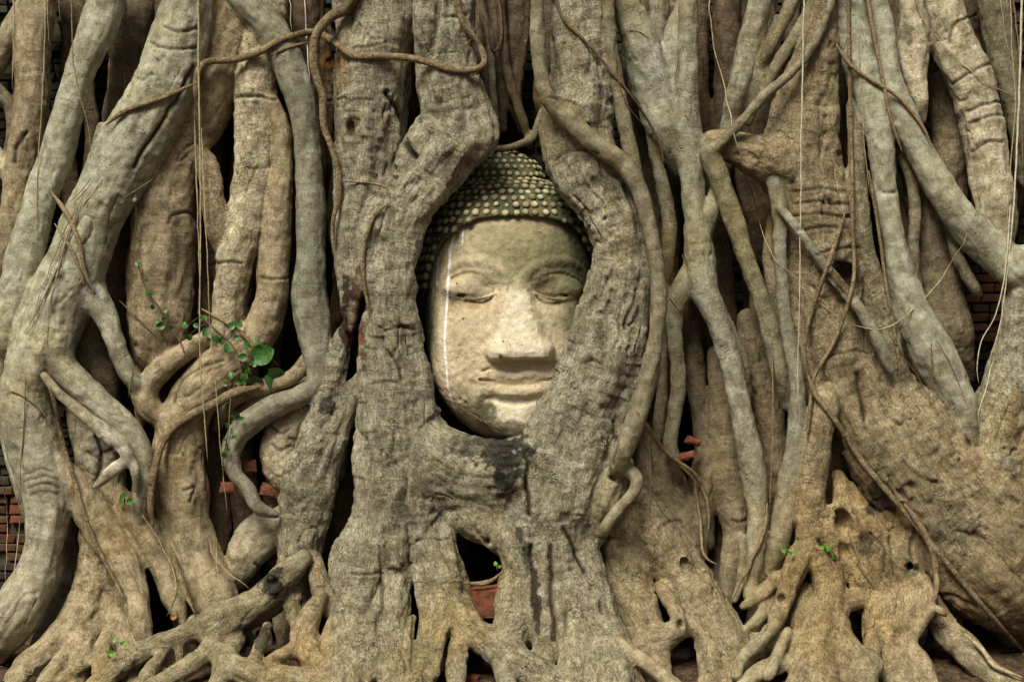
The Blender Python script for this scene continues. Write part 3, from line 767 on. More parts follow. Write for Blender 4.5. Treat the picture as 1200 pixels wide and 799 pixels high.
def project(pts, r):
    c = r['c']; n = len(pts)
    best = np.full(n, 1e9); s = np.zeros(n); off = np.zeros((n, 3)); rl = np.zeros(n); T = np.zeros((n, 3))
    for i in range(len(c) - 1):
        p, q = c[i, :3], c[i + 1, :3]; d = q - p; L2 = d @ d + 1e-12
        e = pts - p; t = np.clip(e @ d / L2, 0, 1); o = e - t[:, None] * d
        rad = c[i, 3] + t * (c[i + 1, 3] - c[i, 3])
        dist = np.sqrt((o ** 2).sum(1)) - rad
        m = dist < best
        best[m] = dist[m]; s[m] = r['s'][i] + t[m] * math.sqrt(L2); off[m] = o[m]; rl[m] = rad[m]; T[m] = d / math.sqrt(L2)
    e1 = np.array([0, 1.0, 0]) - T * T[:, 1:2]; e1 /= np.maximum(np.linalg.norm(e1, axis=1, keepdims=True), 1e-6)
    e2 = np.cross(T, e1)
    a = (off * e1).sum(1); b = (off * e2).sum(1)
    return np.stack([s, a, b], 1), rl

_used = np.bincount(Q.ravel(), minlength=len(V)).astype(float)
for _ in range(4):      # iron out the grid steps
    qm = V[Q].mean(1); nv_ = np.stack([np.bincount(Q.ravel(), np.repeat(qm[:, a], 4), len(V)) for a in range(3)], 1)
    okv = _used > 0; V[okv] = 0.25 * V[okv] + 0.75 * nv_[okv] / _used[okv, None]
nrm = vert_normals(V, Q)
# weight that fades relief where two roots meet
mixed = (VL[Q].min(1) != VL[Q].max(1))
w = np.zeros(len(V)); cntv = np.bincount(Q.ravel(), minlength=len(V)).astype(float); cntv[cntv == 0] = 1
w[np.unique(Q[mixed].ravel())] = 1.0
for _ in range(5):
    fw = w[Q].mean(1); w = np.maximum(w, np.bincount(Q.ravel(), np.repeat(fw, 4), len(V)) / cntv)
fade = 1 - np.clip(w, 0, 1)

disp = np.zeros(len(V))
RL = np.zeros(len(V))
for i, r in enumerate(ROOTS):
    m = np.nonzero(VL == i)[0]
    if len(m) == 0: continue
    rc, rl = project(V[m], r); RL[m] = rl
    rr = np.maximum(rl, 0.008); an = np.stack([rc[:, 1], rc[:, 2]], 1); an /= np.maximum(np.linalg.norm(an, axis=1, keepdims=True), 1e-6)
    big = np.clip(rr / (30 * PX), 0.15, 1.3)
    fl = fbm(np.stack([rc[:, 0] * 2.2 / np.maximum(r['rm'] * PX, 0.02) * 0.25, an[:, 0] * 1.7 + i * 7.7, an[:, 1] * 1.7], 1), 3, 3)
    d = fl * rr * 0.21
    rg = fbm(np.stack([rc[:, 0] * 40 + 0.9 * vnoise(V[m] * 22, 6), rc[:, 1] * 11 + i, rc[:, 2] * 11], 1), 2, 9)
    rmask = sst(-0.1, 0.5, vnoise(np.stack([rc[:, 0] * 7, rc[:, 1] * 6, rc[:, 2] * 6 + i * 3.3], 1), 12))
    d += -np.abs(rg) * 0.0060 * np.minimum(big, 0.6) * rmask + 0.001
    st = fbm(np.stack([rc[:, 0] * 11, rc[:, 1] * 42 + i, rc[:, 2] * 42], 1), 1, 15)
    d += st * 0.0032 * big
    cr = 1 - np.abs(fbm(np.stack([rc[:, 0] * 9 + i * 5, rc[:, 1] * 22, rc[:, 2] * 22], 1), 2, 21)) * 11
    cm = sst(0.1, 0.5, vnoise(V[m] * 9 + 4, 33))
    d -= np.clip(cr, 0, 1) * 0.009 * big * cm
    disp[m] = d * (0.35 + 0.65 * ROUGH.get(r['fam'], 0.4))
wn_ = fbm(V * 15, 3, 41) * 0.0075 * np.clip(RL / (22 * PX), 0.12, 1.2) + fbm(V * 42, 1, 55) * 0.0028
px_, py_, pf_ = to_pix(V)
carve = np.zeros(len(V)); GDARK = np.zeros(len(V))
facing = nrm[:, 1] < -0.15
jx = fbm(V * 22, 2, 131) * 2.6; jy = fbm(V * 22 + 5, 2, 133) * 2.6
for (gw, gd, gp) in GROOVES:
    gp = catmull([(a[0], a[1], 0) for a in gp], 3.0)[:, :2]
    m = np.nonzero(facing & (px_ > gp[:, 0].min() - 9) & (px_ < gp[:, 0].max() + 9) & (py_ > gp[:, 1].min() - 9) & (py_ < gp[:, 1].max() + 9))[0]
    if len(m) == 0: continue
    qx, qy = px_[m] + jx[m], py_[m] + jy[m]; best = np.full(len(m), 1e9)
    for i in range(len(gp) - 1):
        a, d = gp[i], gp[i + 1] - gp[i]; t = np.clip(((qx - a[0]) * d[0] + (qy - a[1]) * d[1]) / (d @ d + 1e-9), 0, 1)
        best = np.minimum(best, np.hypot(qx - a[0] - t * d[0], qy - a[1] - t * d[1]))
    g = np.exp(-(best / (gw * 1.15)) ** 2)
    carve[m] -= g * gd * PX * 0.8; carve[m] += np.exp(-((best - gw * 3) / (gw * 1.6)) ** 2) * gd * PX * 0.1
    GDARK[m] = np.maximum(GDARK[m], np.minimum(g * (0.8 if gw < 2 else 1.3), 1))
for (sx_, sy_, rx_, ry_, stp) in PLATES:
    m = np.nonzero(facing & (np.abs(px_ - sx_) < rx_ * 1.8) & (np.abs(py_ - sy_) < ry_ * 1.8))[0]
    if len(m) == 0: continue
    d = np.sqrt(((px_[m] - sx_) / rx_) ** 2 + ((py_[m] - sy_) / ry_) ** 2) + jx[m] * 0.09 + jy[m] * 0.06
    carve[m] += (1 - sst(0.88, 1.08, d)) * stp * PX * 0.8
rv_ = np.array([ROUGH.get(r['fam'], 0.4) for r in ROOTS])[VL]
V2 = V + nrm * (disp * fade + wn_ * (0.45 + 0.55 * rv_) + carve)[:, None]
NR = vert_normals(V2, Q)
V = V2

# front depth map in photo pixels, used to lay creepers and leaves on the bark
DMW, DMH, DMB = 330, 250, 4
DM = np.full((DMW, DMH), -90.0)
_x, _y, _f = to_pix(V)
_a = np.clip(((_x + 60) / DMB).astype(int), 0, DMW - 1); _b = np.clip(((_y + 100) / DMB).astype(int), 0, DMH - 1)
np.maximum.at(DM, (_a, _b), _f)
def front(x, y):
    a = int(min(max((x + 60) / DMB, 1), DMW - 2)); b = int(min(max((y + 100) / DMB, 1), DMH - 2))
    return float(DM[a - 1:a + 2, b - 1:b + 2].max())

STAINS_SHADE = [  # x, y, rx, ry, colour, strength: moss, burnt wood, worn patches, and shade painted into holes
    (590,535,30,30,(0.028,0.028,0.022),0.95),(556,522,34,14,(0.05,0.05,0.035),0.7),(592,562,17,20,(0.03,0.03,0.024),0.9),(582,512,32,9,(0.05,0.048,0.035),0.7),(604,600,12,20,(0.06,0.06,0.05),0.5),
    (628,690,6,34,(0.035,0.035,0.028),0.95),(618,655,5,16,(0.05,0.06,0.045),0.8),(608,625,6,12,(0.06,0.06,0.05),0.7),
    (383,477,8,12,(0.05,0.05,0.04),0.9),(470,595,9,16,(0.07,0.07,0.055),0.8),(450,515,10,10,(0.10,0.09,0.06),0.6),
    (413,152,9,12,(0.09,0.065,0.03),0.9),(404,372,7,52,(0.035,0.018,0.012),0.95),(420,372,10,50,(0.09,0.035,0.025),0.85),
    (418,395,5,14,(0.33,0.09,0.02),0.8),(990,325,18,26,(0.05,0.038,0.022),0.9),(1000,340,34,30,(0.2,0.15,0.08),0.4),
    (320,684,13,18,(0.03,0.03,0.028),0.95),(305,746,10,12,(0.04,0.033,0.025),0.9),(1032,585,18,26,(0.035,0.033,0.027),0.9),
    (1018,640,10,16,(0.06,0.055,0.04),0.7),(1067,664,7,7,(0.02,0.015,0.01),0.95),(118,528,24,24,(0.55,0.52,0.44),0.75),
    (1062,45,8,14,(0.10,0.09,0.07),0.7),(193,240,9,8,(0.13,0.12,0.07),0.7),(204,262,14,14,(0.18,0.13,0.08),0.5),
    (390,72,22,10,(0.26,0.11,0.03),0.7),(395,95,14,16,(0.36,0.27,0.12),0.6),(70,316,7,5,(0.2,0.17,0.09),0.7),
    (1120,620,28,22,(0.09,0.085,0.06),0.5),(1150,700,60,40,(0.30,0.22,0.14),0.45),(725,285,20,36,(0.44,0.38,0.25),0.5),
    (700,232,14,24,(0.42,0.38,0.28),0.6),(716,222,9,16,(0.12,0.09,0.04),0.6),(760,680,14,10,(0.3,0.17,0.09),0.4),
    (512,119,6,6,(0.08,0.08,0.06),0.8),(1010,470,6,26,(0.12,0.07,0.035),0.6),(1190,500,12,40,(0.25,0.16,0.06),0.5),
    (668,60,14,70,(0.36,0.31,0.18),0.35),(770,55,22,50,(0.33,0.34,0.30),0.5)]

COOL = {'L', 'A', 'I1', 'I2', 'E3', 'T4', 'G3', 'E5', 'I4', 'E6'}
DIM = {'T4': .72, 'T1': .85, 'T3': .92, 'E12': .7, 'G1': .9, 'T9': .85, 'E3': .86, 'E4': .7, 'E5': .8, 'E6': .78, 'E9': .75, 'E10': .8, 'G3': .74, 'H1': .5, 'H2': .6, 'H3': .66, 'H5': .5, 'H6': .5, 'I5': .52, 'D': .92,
       'I6': .7, 'I4': .68, 'A2': .9, 'A5': .6, 'A6': .6, 'A7': .6, 'A8': .7, 'A10': .6, 'P': .7, 'Q': .7, 'T5': .85, 'E1': .75, 'F': .7, 'Z': .8, 'C6': .85, 'T10': .7, 'Q6': .6}  # per-family bark tone; deep families darkened further to paint in shade
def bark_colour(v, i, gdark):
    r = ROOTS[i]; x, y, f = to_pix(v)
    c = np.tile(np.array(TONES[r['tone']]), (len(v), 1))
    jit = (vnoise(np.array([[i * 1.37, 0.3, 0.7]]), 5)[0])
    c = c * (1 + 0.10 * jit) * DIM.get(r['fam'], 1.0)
    if r['fam'] in COOL: c = c * (1 - sst(330, 620, y)[:, None] * 0.0) * (np.array([0.95, 1.0, 1.0]) * (1 - sst(300, 560, y)[:, None]) + sst(300, 560, y)[:, None])
    n1 = fbm(v * 5 + 3, 3, 61); n2 = fbm(v * 14, 3, 67)
    c = c * (1 + 0.22 * n1 + 0.14 * n2)[:, None]
    # upper roots are greyer, older bark near the soil is browner and stained with earth
    low = sst(560, 780, y + n2 * 60)[:, None]
    c = c * (1 - low * 0.5) + low * 0.5 * np.array([0.31, 0.265, 0.172]) * (1 + 0.2 * n1)[:, None]
    warm = sst(0.0, 0.7, fbm(v * 3.1 + 9, 3, 71))[:, None]
    c = c * (1 - warm * np.array([0.0, 0.10, 0.30]))
    nz_ = fbm(v * 45, 3, 77)
    for (sx, sy, rx, ry, sc_, st_) in STAINS_SHADE:
        m = (np.abs(x - sx) < rx * 1.9) & (np.abs(y - sy) < ry * 1.9)
        if not m.any(): continue
        d = np.sqrt(((x[m] - sx) / rx) ** 2 + ((y[m] - sy) / ry) ** 2) + nz_[m] * 1.0 + n2[m] * 0.3
        a = (1 - sst(0.75, 1.1, d))[:, None] * st_
        c[m] = c[m] * (1 - a) + np.array(sc_) * a
    c = c * (1 - gdark[:, None]) + np.array([0.045, 0.033, 0.02]) * gdark[:, None]
    return np.concatenate([np.clip(c, 0.01, 0.9), np.full((len(c), 1), ROUGH.get(r['fam'], 0.4))], 1)

tree = empty('fig_tree', (0, 0, 0), 'huge strangler fig whose tangled grey-brown roots wrap a stone head and cover the wall', 'tree')
FL = VL[Q[:, 0]]
lead = {}
order = sorted(range(len(ROOTS)), key=lambda i: (-max(p[2] for p in ROOTS[i]['pts'])))
main = set(order[:88])
for i, r in enumerate(ROOTS):
    if r['fam'] not in lead or max(p[2] for p in r['pts']) > max(p[2] for p in ROOTS[lead[r['fam']]]['pts']): lead[r['fam']] = i
main |= set(lead.values())
objs = {}
for i in sorted(range(len(ROOTS)), key=lambda i: (i not in main, i)):
    r = ROOTS[i]; fm = np.nonzero(FL == i)[0]
    if len(fm) < 12: continue
    q = Q[fm]; uv, inv = np.unique(q, return_inverse=True); q2 = inv.reshape(q.shape)
    rc, rl = project(V[uv], r)
    rc = rc + np.array([i * 0.713, 0, 0])
    par = tree if i in main else objs.get(lead[r['fam']], tree)
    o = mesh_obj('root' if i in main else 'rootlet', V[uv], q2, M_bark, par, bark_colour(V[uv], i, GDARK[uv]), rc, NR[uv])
    if r['label']: o['label'] = r['label']
    objs[i] = o
print('roots', len(ROOTS), 'verts', len(V), 'main', len(main))
# ------------------------------------------------------------------ ground and wall
def ground_z(x, y):
    x = np.asarray(x, float); y = np.asarray(y, float)
    p = np.stack([x * 6, y * 6, x * 0], 1)
    near = np.exp(-((y + 0.2) / 1.6) ** 2)
    return 0.085 * sst(-0.55, 0.15, y) + near * (0.022 * fbm(p, 4, 81) + 0.007 * fbm(p * 7, 3, 82)) - 0.01
gx = np.concatenate([np.linspace(-60, -2.2, 14), np.linspace(-2.1, 2.1, 421), np.linspace(2.2, 60, 14)])
gy = np.concatenate([np.linspace(-80, -2.2, 14), np.linspace(-2.0, 0.4, 220), np.linspace(0.6, 60, 10)])
GX, GY = np.meshgrid(gx, gy, indexing='ij')
gz = ground_z(GX.ravel(), GY.ravel())
gv = np.stack([GX.ravel(), GY.ravel(), gz], 1)
a = np.arange(len(gx) - 1)[:, None] * len(gy) + np.arange(len(gy) - 1)[None]
gq = np.stack([a, a + len(gy), a + len(gy) + 1, a + 1], -1).reshape(-1, 4)
M_soil = simple_mat('dark_soil', (0.030, 0.019, 0.011), (0.11, 0.07, 0.04), 55, 0.95, 0.9, 0.012)
tag(mesh_obj('ground', gv, gq, M_soil), 'dark crumbly soil at the foot of the roots', None, None, 'structure')

def brick_mat():
    m, nd, lk, b = new_mat('old_brick', 0.9)
    col = attr(nd, 'Col', 'Color'); geo = nd.new('ShaderNodeTexCoord').outputs['Object']
    n = noise_tex(nd, lk, geo, 90, 6, 0.7); g = noise_tex(nd, lk, geo, 9, 5, 0.65)
    c = mixc(nd, lk, 1.0, col, mixc(nd, lk, mapr(nd, lk, n, 0.3, 0.7, 0, 1), (0.55, 0.55, 0.55), (1.25, 1.25, 1.2)), 'MULTIPLY')
    c = mixc(nd, lk, mapr(nd, lk, g, 0.42, 0.62, 0, 0.8), c, (0.045, 0.045, 0.028))
    lk.new(c, b.inputs['Base Color'])
    bp = nd.new('ShaderNodeBump'); bp.inputs['Strength'].default_value = 0.8; bp.inputs['Distance'].default_value = 0.004
    lk.new(n, bp.inputs['Height']); lk.new(bp.outputs[0], b.inputs['Normal'])
    return m
M_brick = brick_mat()
M_mortar = simple_mat('dirty_mortar', (0.03, 0.026, 0.018), (0.10, 0.085, 0.06), 60, 0.95, 0.8, 0.006)

def box_vf(cx, cy, cz, sx, sy, sz, bev=0.0, jit=0.0, seed=0):
    """box with chamfered edges"""
    b = min(bev, sx * .3, sz * .3)
    v = []; 
    for (px_, py_, pz_) in [(-1,-1,-1),(1,-1,-1),(1,-1,1),(-1,-1,1)]:
        v.append((px_ * (sx / 2 - b), -sy / 2, pz_ * (sz / 2 - b)))
    for (px_, py_, pz_) in [(-1,-1,-1),(1,-1,-1),(1,-1,1),(-1,-1,1)]:
        v.append((px_ * sx / 2, -sy / 2 + b, pz_ * sz / 2))
    for (px_, py_, pz_) in [(-1,-1,-1),(1,-1,-1),(1,-1,1),(-1,-1,1)]:
        v.append((px_ * sx / 2, sy / 2, pz_ * sz / 2))
    v = np.array(v)
    if jit:
        v = v + np.random.default_rng(seed).normal(0, jit, v.shape)
    v += np.array([cx, cy, cz])
    f = [[0,1,2,3]]
    for k in range(4):
        k2 = (k + 1) % 4
        f.append([k, 4 + k, 4 + k2, k2]); f.append([4 + k, 8 + k, 8 + k2, 4 + k2])
    f.append([11,10,9,8])
    return v, f

wall = empty('brick_wall', (0, 0.3, 0), 'old dark red brick wall glimpsed through gaps behind the roots', 'wall')
v, f = box_vf(0, 0.52, 1.9, 7.0, 0.34, 4.2)
mesh_obj('mortar_core', v, f, M_mortar, wall, smooth=False)
BARE = ((1155, 365, 42), (10, 615, 40), (300, 562, 34), (1130, 235, 16), (160, 20, 14))   # bare brick spots; elsewhere dirt and painted gap shade blacken the wall
parts = []; cols = []; row = 0; z = 0.0
while z < 2.2:
    hgt = 0.030 + random.uniform(-0.002, 0.002); x = -1.75 - random.uniform(0, 0.07)
    while x < 1.75:
        wd = random.choice((0.062, 0.075, 0.07, 0.055))
        if random.random() > 0.13:
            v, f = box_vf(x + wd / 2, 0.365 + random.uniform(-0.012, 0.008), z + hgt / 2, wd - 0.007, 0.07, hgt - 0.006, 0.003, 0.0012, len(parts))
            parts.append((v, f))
            t = random.random()
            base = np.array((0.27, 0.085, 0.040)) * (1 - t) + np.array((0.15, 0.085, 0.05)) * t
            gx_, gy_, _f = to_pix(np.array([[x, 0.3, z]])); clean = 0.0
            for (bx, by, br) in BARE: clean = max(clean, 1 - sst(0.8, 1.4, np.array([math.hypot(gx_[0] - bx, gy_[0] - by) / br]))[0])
            dirt_shade = np.array((0.030, 0.024, 0.016)) * random.uniform(0.6, 1.6)  # dirt plus a near-black that paints the shade of the gaps into the bricks
            cols.append(np.tile(base * random.uniform(0.35, 0.9) * clean + dirt_shade * (1 - clean), (len(v), 1)))
        x += wd
    z += hgt; row += 1
v, f = merge(parts)
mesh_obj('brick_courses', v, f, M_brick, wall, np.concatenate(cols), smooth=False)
# trunk of the fig above the picture (it shades the roots from straight above)
tp = catmull([(-1.1, 0.2, 1.9, 0.5), (-0.6, 0.3, 2.8, 0.6), (0.1, 0.5, 4.2, 0.75), (0.2, 0.6, 6.5, 0.7)], 0.2)
v, f, rc = tube(tp[:, :3], tp[:, 3], 40, True, 0.12, 3)
mesh_obj('trunk', v + np.array([0, 0.35, 0.55]), f, M_bark, tree, np.tile(np.array([[0.25, 0.23, 0.18]]), (len(v), 1)), rc)

# ------------------------------------------------------------------ the stone head
HB = -4.0      # how far the head is set back (px)
def ell(X, Y, Z, c, r):
    q = np.sqrt(((X - c[0]) / r[0]) ** 2 + ((Y - c[1]) / r[1]) ** 2 + ((Z - c[2]) / r[2]) ** 2)
    return (q - 1) * min(r)
def cap(X, Y, Z, pts, sx=1.0):
    best = None
    p = catmull(pts, 6.0)
    for i in range(len(p) - 1):
        a, b_ = p[i], p[i + 1]; d = b_ - a; L2 = (d[:3] ** 2).sum() + 1e-9
        ex, ey, ez = X - a[0], Y - a[1], Z - a[2]
        t = np.clip((ex * d[0] + ey * d[1] + ez * d[2]) / L2, 0, 1)
        q = np.sqrt((ex - t * d[0]) ** 2 + (ey - t * d[1]) ** 2 + (ez - t * d[2]) ** 2) - (a[3] + t * d[3])
        best = q if best is None else np.minimum(best, q)
    return best
# local frame: x = photo px right, y = photo px down, z = towards the viewer (px)
hx = np.arange(476, 716, 1.25, dtype=np.float32); hy = np.arange(160, 528, 1.25, dtype=np.float32); hz = np.arange(-120, 66, 1.25, dtype=np.float32)
HXg, HYg, HZg = np.meshgrid(hx, hy, hz, indexing='ij')
def skull(X, Y, Z, grow=0.0):
    a = ell(X, Y, Z, (597, 325, -62), (101 + grow, 122 + grow, 88 + grow))
    b_ = ell(X, Y, Z, (595, 412, -50), (93 + grow, 107 + grow, 78 + grow))
    return smin(a, b_, 34)
def surf_z(x, y):
    """front of the bare skull at (x, y)"""
    zz = np.linspace(60, -110, 400); d = skull(np.full(400, x), np.full(400, y), zz)
    i = np.argmax(d < 0); return float(zz[i]) if d[i] < 0 else -90.0
def on(pts, lift=0.0):
    return [(x, y, surf_z(x, y) + lift + (q[0] if q else 0), r_) for (x, y, r_, *q) in pts]
X, Y, Z = HXg, HYg, HZg
F = skull(X, Y, Z)
# flatter front of the face, full cheeks, chin
F = smin(F, ell(X, Y, Z, (545, 425, 0), (34, 46, 18)), 26)
F = smin(F, ell(X, Y, Z, (655, 425, -4), (28, 44, 16)), 26)
F = smin(F, ell(X, Y, Z, (603, 488, 14), (30, 22, 18)), 22)
# eye sockets
for (ex, ey, tl) in ((549, 344, 0), (655, 345, 0)):
    F = smax(F, -ell(X, Y, Z, (ex, ey, surf_z(ex, ey) + 15), (34, 17, 19)), 12)
# brow ridges
F = smin(F, cap(X, Y, Z, on([(514,334,2.5),(526,316,3.2),(548,307,3.6),(572,309,3.6),(590,322,3.4),(597,336,4)], -1.8)), 6)
F = smin(F, cap(X, Y, Z, on([(690,330,2),(678,312,3),(658,306,3.6),(634,310,3.6),(616,322,3.4),(608,336,4)], -1.8)), 6)
# lids: swollen half closed eyes
F = smin(F, ell(X, Y, Z, (549, 337, surf_z(549, 337) - 14), (28, 14, 15)), 7)
F = smin(F, ell(X, Y, Z, (656, 338, surf_z(656, 338) - 14), (27, 13, 15)), 7)
F = smin(F, cap(X, Y, Z, on([(523,343,1.4,-2),(536,349,1.8,-1),(550,351,2,-1),(566,350,1.8,-1),(581,344,1.2,-3)], -1.2)), 3)
F = smin(F, cap(X, Y, Z, on([(682,343,1.2,-3),(669,349,1.8,-1),(654,351,2,-1),(640,349,1.8,-1),(628,344,1.2,-3)], -1.2)), 3)
F = smax(F, -cap(X, Y, Z, on([(522,341,1.0),(535,345.5,1.7),(549,347.5,2.0),(565,346.5,1.8),(582,342,1.0)], -0.6)), 1.5)
F = smax(F, -cap(X, Y, Z, on([(684,341,1.0),(670,345.5,1.7),(655,347,2.0),(640,346,1.8),(627,342,1.0)], -0.6)), 1.5)
F = smax(F, -cap(X, Y, Z, on([(521,337,1.0),(531,326,1.5),(548,320.5,1.8),(566,324,1.5),(580,334,1.2)], 0.4)), 2)
F = smax(F, -cap(X, Y, Z, on([(684,336,1.0),(674,326,1.5),(657,321,1.8),(640,324,1.5),(628,334,1.2)], 0.4)), 2)
# nose: a broad wedge
zb = surf_z(603, 330)
nw = np.interp(Y, [318, 335, 360, 405, 416], [7, 11, 18, 27, 30]); ncx = np.interp(Y, [320, 415], [602, 609])
nf = np.interp(Y, [318, 330, 345, 380, 412, 420], [zb - 9, zb - 2, zb + 4, zb + 13, zb + 22, zb + 20])
NZ = smax(np.abs(X - ncx) - nw + (Z - nf) * 0.30, Z - nf, 13) * 0.85
NZ = smax(NZ, Y - 421, 4); NZ = smax(NZ, 316 - Y, 6)
F = smin(F, NZ.astype(np.float32), 9)
zn = surf_z(603, 410)
F = smin(F, ell(X, Y, Z, (582, 410, zn + 3), (12, 11, 12)), 6)
F = smin(F, ell(X, Y, Z, (637, 409, zn + 2), (12, 11, 12)), 6)
F = smax(F, -ell(X, Y, Z, (608, 440, zn + 16), (48, 19, 30)), 4.5)         # flat underside of the nose
F = smax(F, -ell(X, Y, Z, (592, 424, zn + 12), (10, 6, 8)), 2)
F = smax(F, -ell(X, Y, Z, (626, 424, zn + 11), (10, 6, 8)), 2)
zm = surf_z(603, 447)
F = smin(F, ell(X, Y, Z, (604, 450, zm - 6), (58, 26, 13)), 10)
def zl(x): return zm + 4 - ((x - 604) / 54.0) ** 2 * 13
def lp(pts, lift): return [(x, y, zl(x) + lift, r_) for (x, y, r_) in pts]
F = smin(F, cap(X, Y, Z, lp([(551,439,1.6),(568,439.5,3.8),(588,438.5,4.8),(604,441.5,4.5),(620,437.5,5.6),(640,439,4.6),(658,439,2)], 1.2)), 3.5)
F = smin(F, cap(X, Y, Z, lp([(556,446,2),(574,454,5.2),(594,458.5,6.8),(614,458.5,6.8),(636,454,5.2),(654,446,2)], 1.2)), 3.5)
F = smax(F, -cap(X, Y, Z, lp([(545,434.5,2.0),(554,441.5,2.2),(576,446.5,2.0),(604,449.5,2.0),(632,446.5,2.0),(654,441.5,2.2),(663,434.5,2)], 5.6)), 1.5)
F = smax(F, -cap(X, Y, Z, lp([(549,441,3.6),(555,443,2.0)], 4.2)), 3)
F = smax(F, -cap(X, Y, Z, lp([(572,466,1.2),(604,470,3.2),(636,466,1.2)], 4.0)), 6)
F = smax(F, -cap(X, Y, Z, lp([(556,437,0.8),(580,431,1.2),(604,433,1.2),(628,431,1.2),(652,437,0.8)], 5.5)), 2)
def head_mesh(F, disp_amp=0.85):
    v, q, _ = surface_nets(F.astype(np.float32), (hx[0], hy[0], hz[0]), 1.25)
    n = vert_normals(v, q)
    v = v + n * (fbm(v * 0.05, 3, 91) * 1.2 + fbm(v * 0.22, 3, 92) * disp_amp)[:, None]
    return v, q
def head_world(v):
    # real place: the head turned into world units, centre plane at depth -HB
    f = v[:, 2] - HB; k = (DIST + HB * PX) / DIST
    return np.stack([(v[:, 0] - 600) * PX * k, -f * PX, HC - (v[:, 1] - 399.5) * PX * k], 1)

head = empty('stone_head', (0, 0.1, HC - 0.3), 'weathered cream stone Buddha head with tight green curls held upright among the roots', 'statue head')
v, q = head_mesh(F)
x, y = v[:, 0], v[:, 1]
c = np.tile(np.array([[0.56, 0.48, 0.335]]), (len(v), 1))
n1 = fbm(v * 0.03, 4, 95); n2 = fbm(v * 0.15, 3, 96); n3 = fbm(v * np.array([0.12, 0.02, 0.1]), 3, 97)
def blend(c, a, col):
    a = np.clip(a, 0, 1)[:, None]; return c * (1 - a) + np.array(col) * a
def spot(cx, cy, rx, ry, e0=0.6, e1=1.2, n=0.45):
    d = np.sqrt(((x - cx) / rx) ** 2 + ((y - cy) / ry) ** 2) + n * n1 + n * 0.6 * n2
    return 1 - sst(e0, e1, d)
c = c * (1 + 0.12 * n1 + 0.08 * n2)[:, None]
c = blend(c, spot(610, 285, 95, 42, 0.3, 1.35) * 0.9, (0.28, 0.255, 0.15))           # forehead, dulled
c = blend(c, spot(640, 312, 56, 32, 0.3, 1.3) * 0.8, (0.17, 0.165, 0.085))
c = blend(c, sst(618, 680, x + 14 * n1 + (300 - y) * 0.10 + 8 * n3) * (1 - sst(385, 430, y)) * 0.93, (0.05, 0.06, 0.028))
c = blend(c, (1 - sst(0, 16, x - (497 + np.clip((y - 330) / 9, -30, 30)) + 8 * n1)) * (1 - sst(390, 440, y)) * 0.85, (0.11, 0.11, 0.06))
c = blend(c, spot(552, 356, 36, 12, 0.3, 1.2) * 0.75, (0.26, 0.19, 0.09))           # stain under the left eye
c = blend(c, spot(575, 325, 20, 14, 0.3, 1.2) * 0.45, (0.2, 0.19, 0.11))
c = blend(c, spot(655, 350, 28, 10, 0.3, 1.2) * 0.7, (0.16, 0.14, 0.07))
c = blend(c, spot(672, 362, 14, 14, 0.3, 1.2, 0.9) * 0.7, (0.12, 0.115, 0.06))
c = blend(c, spot(552, 351, 30, 7, 0.4, 1.1, 0.9) * 0.85, (0.10, 0.085, 0.05))
nose = (1 - sst(0.85, 1.0, np.abs(x - 606 + 2 * n2) / (9 + np.clip((y - 335) / 80, 0, 1) * 26))) * sst(334, 342, y) * (1 - sst(418, 424, y))
c = blend(c, nose * 0.85, (0.68, 0.63, 0.49))                                       # newer plaster on the nose
c = blend(c, spot(604, 478, 38, 18, 0.7, 0.95) * 0.85, (0.68, 0.63, 0.48))            # pale repair on the chin
c = blend(c, spot(568, 480, 9, 15, 0.3, 1.5, 1.6) * 0.9, (0.085, 0.095, 0.055))
c = blend(c, spot(585, 498, 26, 5, 0.5, 1.1, 0.8) * 0.7, (0.12, 0.11, 0.06))
c = blend(c, spot(554, 447, 6, 4, 0.5, 1.2) * 0.7, (0.2, 0.13, 0.06))
c = blend(c, spot(604, 448, 50, 2.2, 0.5, 1.2, 0.5) * 0.5, (0.25, 0.17, 0.085))
for (kx, ky, kr) in ((587,417,3.2),(590,400,1.6),(536,333,1.8),(596,294,1.6),(543,374,1.8),(500,404,1.6),(546,470,2.2),(540,466,1.6)):
    c = blend(c, (1 - sst(0.6, 1.1, np.hypot(x - kx, y - ky) / kr)) * 0.85, (0.05, 0.04, 0.025))
for yy0, amp in ((347, 0.5), (321, 0.35)):      # grime caught along the lid lines
    for ex_ in (550, 656):
        ln = yy0 - ((x - ex_) / 30.0) ** 2 * (6 if yy0 > 330 else -13)
        c = blend(c, (1 - sst(0.5, 1.3, np.abs(y - ln) / (2.2 + 1.5 * np.abs(n2)))) * (np.abs(x - ex_) < 30) * amp * (v[:, 2] > -60), (0.12, 0.10, 0.06))
# white bird droppings running down the cheek
dl = np.interp(y, [262, 270, 290, 340, 400, 450, 492], [544, 534, 527.5, 525, 521.5, 525, 536])
wdt = np.interp(y, [262, 275, 320, 500], [4.0, 1.9, 1.2, 1.0]) * (1 + 0.5 * n2)
drip = (1 - sst(0.8, 1.4, np.abs(x - dl) / wdt)) * sst(260, 266, y) * (1 - sst(488, 496, y))
drip = drip * 1.0
for (x0_, ya, yb, ww) in ((509, 300, 345, 0.8), (513, 290, 338, 0.7), (506, 305, 335, 0.6), (543, 268, 286, 0.9), (538, 262, 272, 2.2)):
    drip = np.maximum(drip, (1 - sst(0.8, 1.5, np.abs(x - x0_ - (y - ya) * -0.05) / ww)) * sst(ya - 2, ya + 2, y) * (1 - sst(yb - 3, yb + 3, y)))
fv = head_world(v)
c = blend(c, drip * (v[:, 2] > -70) * 1.0, (0.88, 0.88, 0.85))
kf = fv[q][:, :, 1].min(1) < 0.16
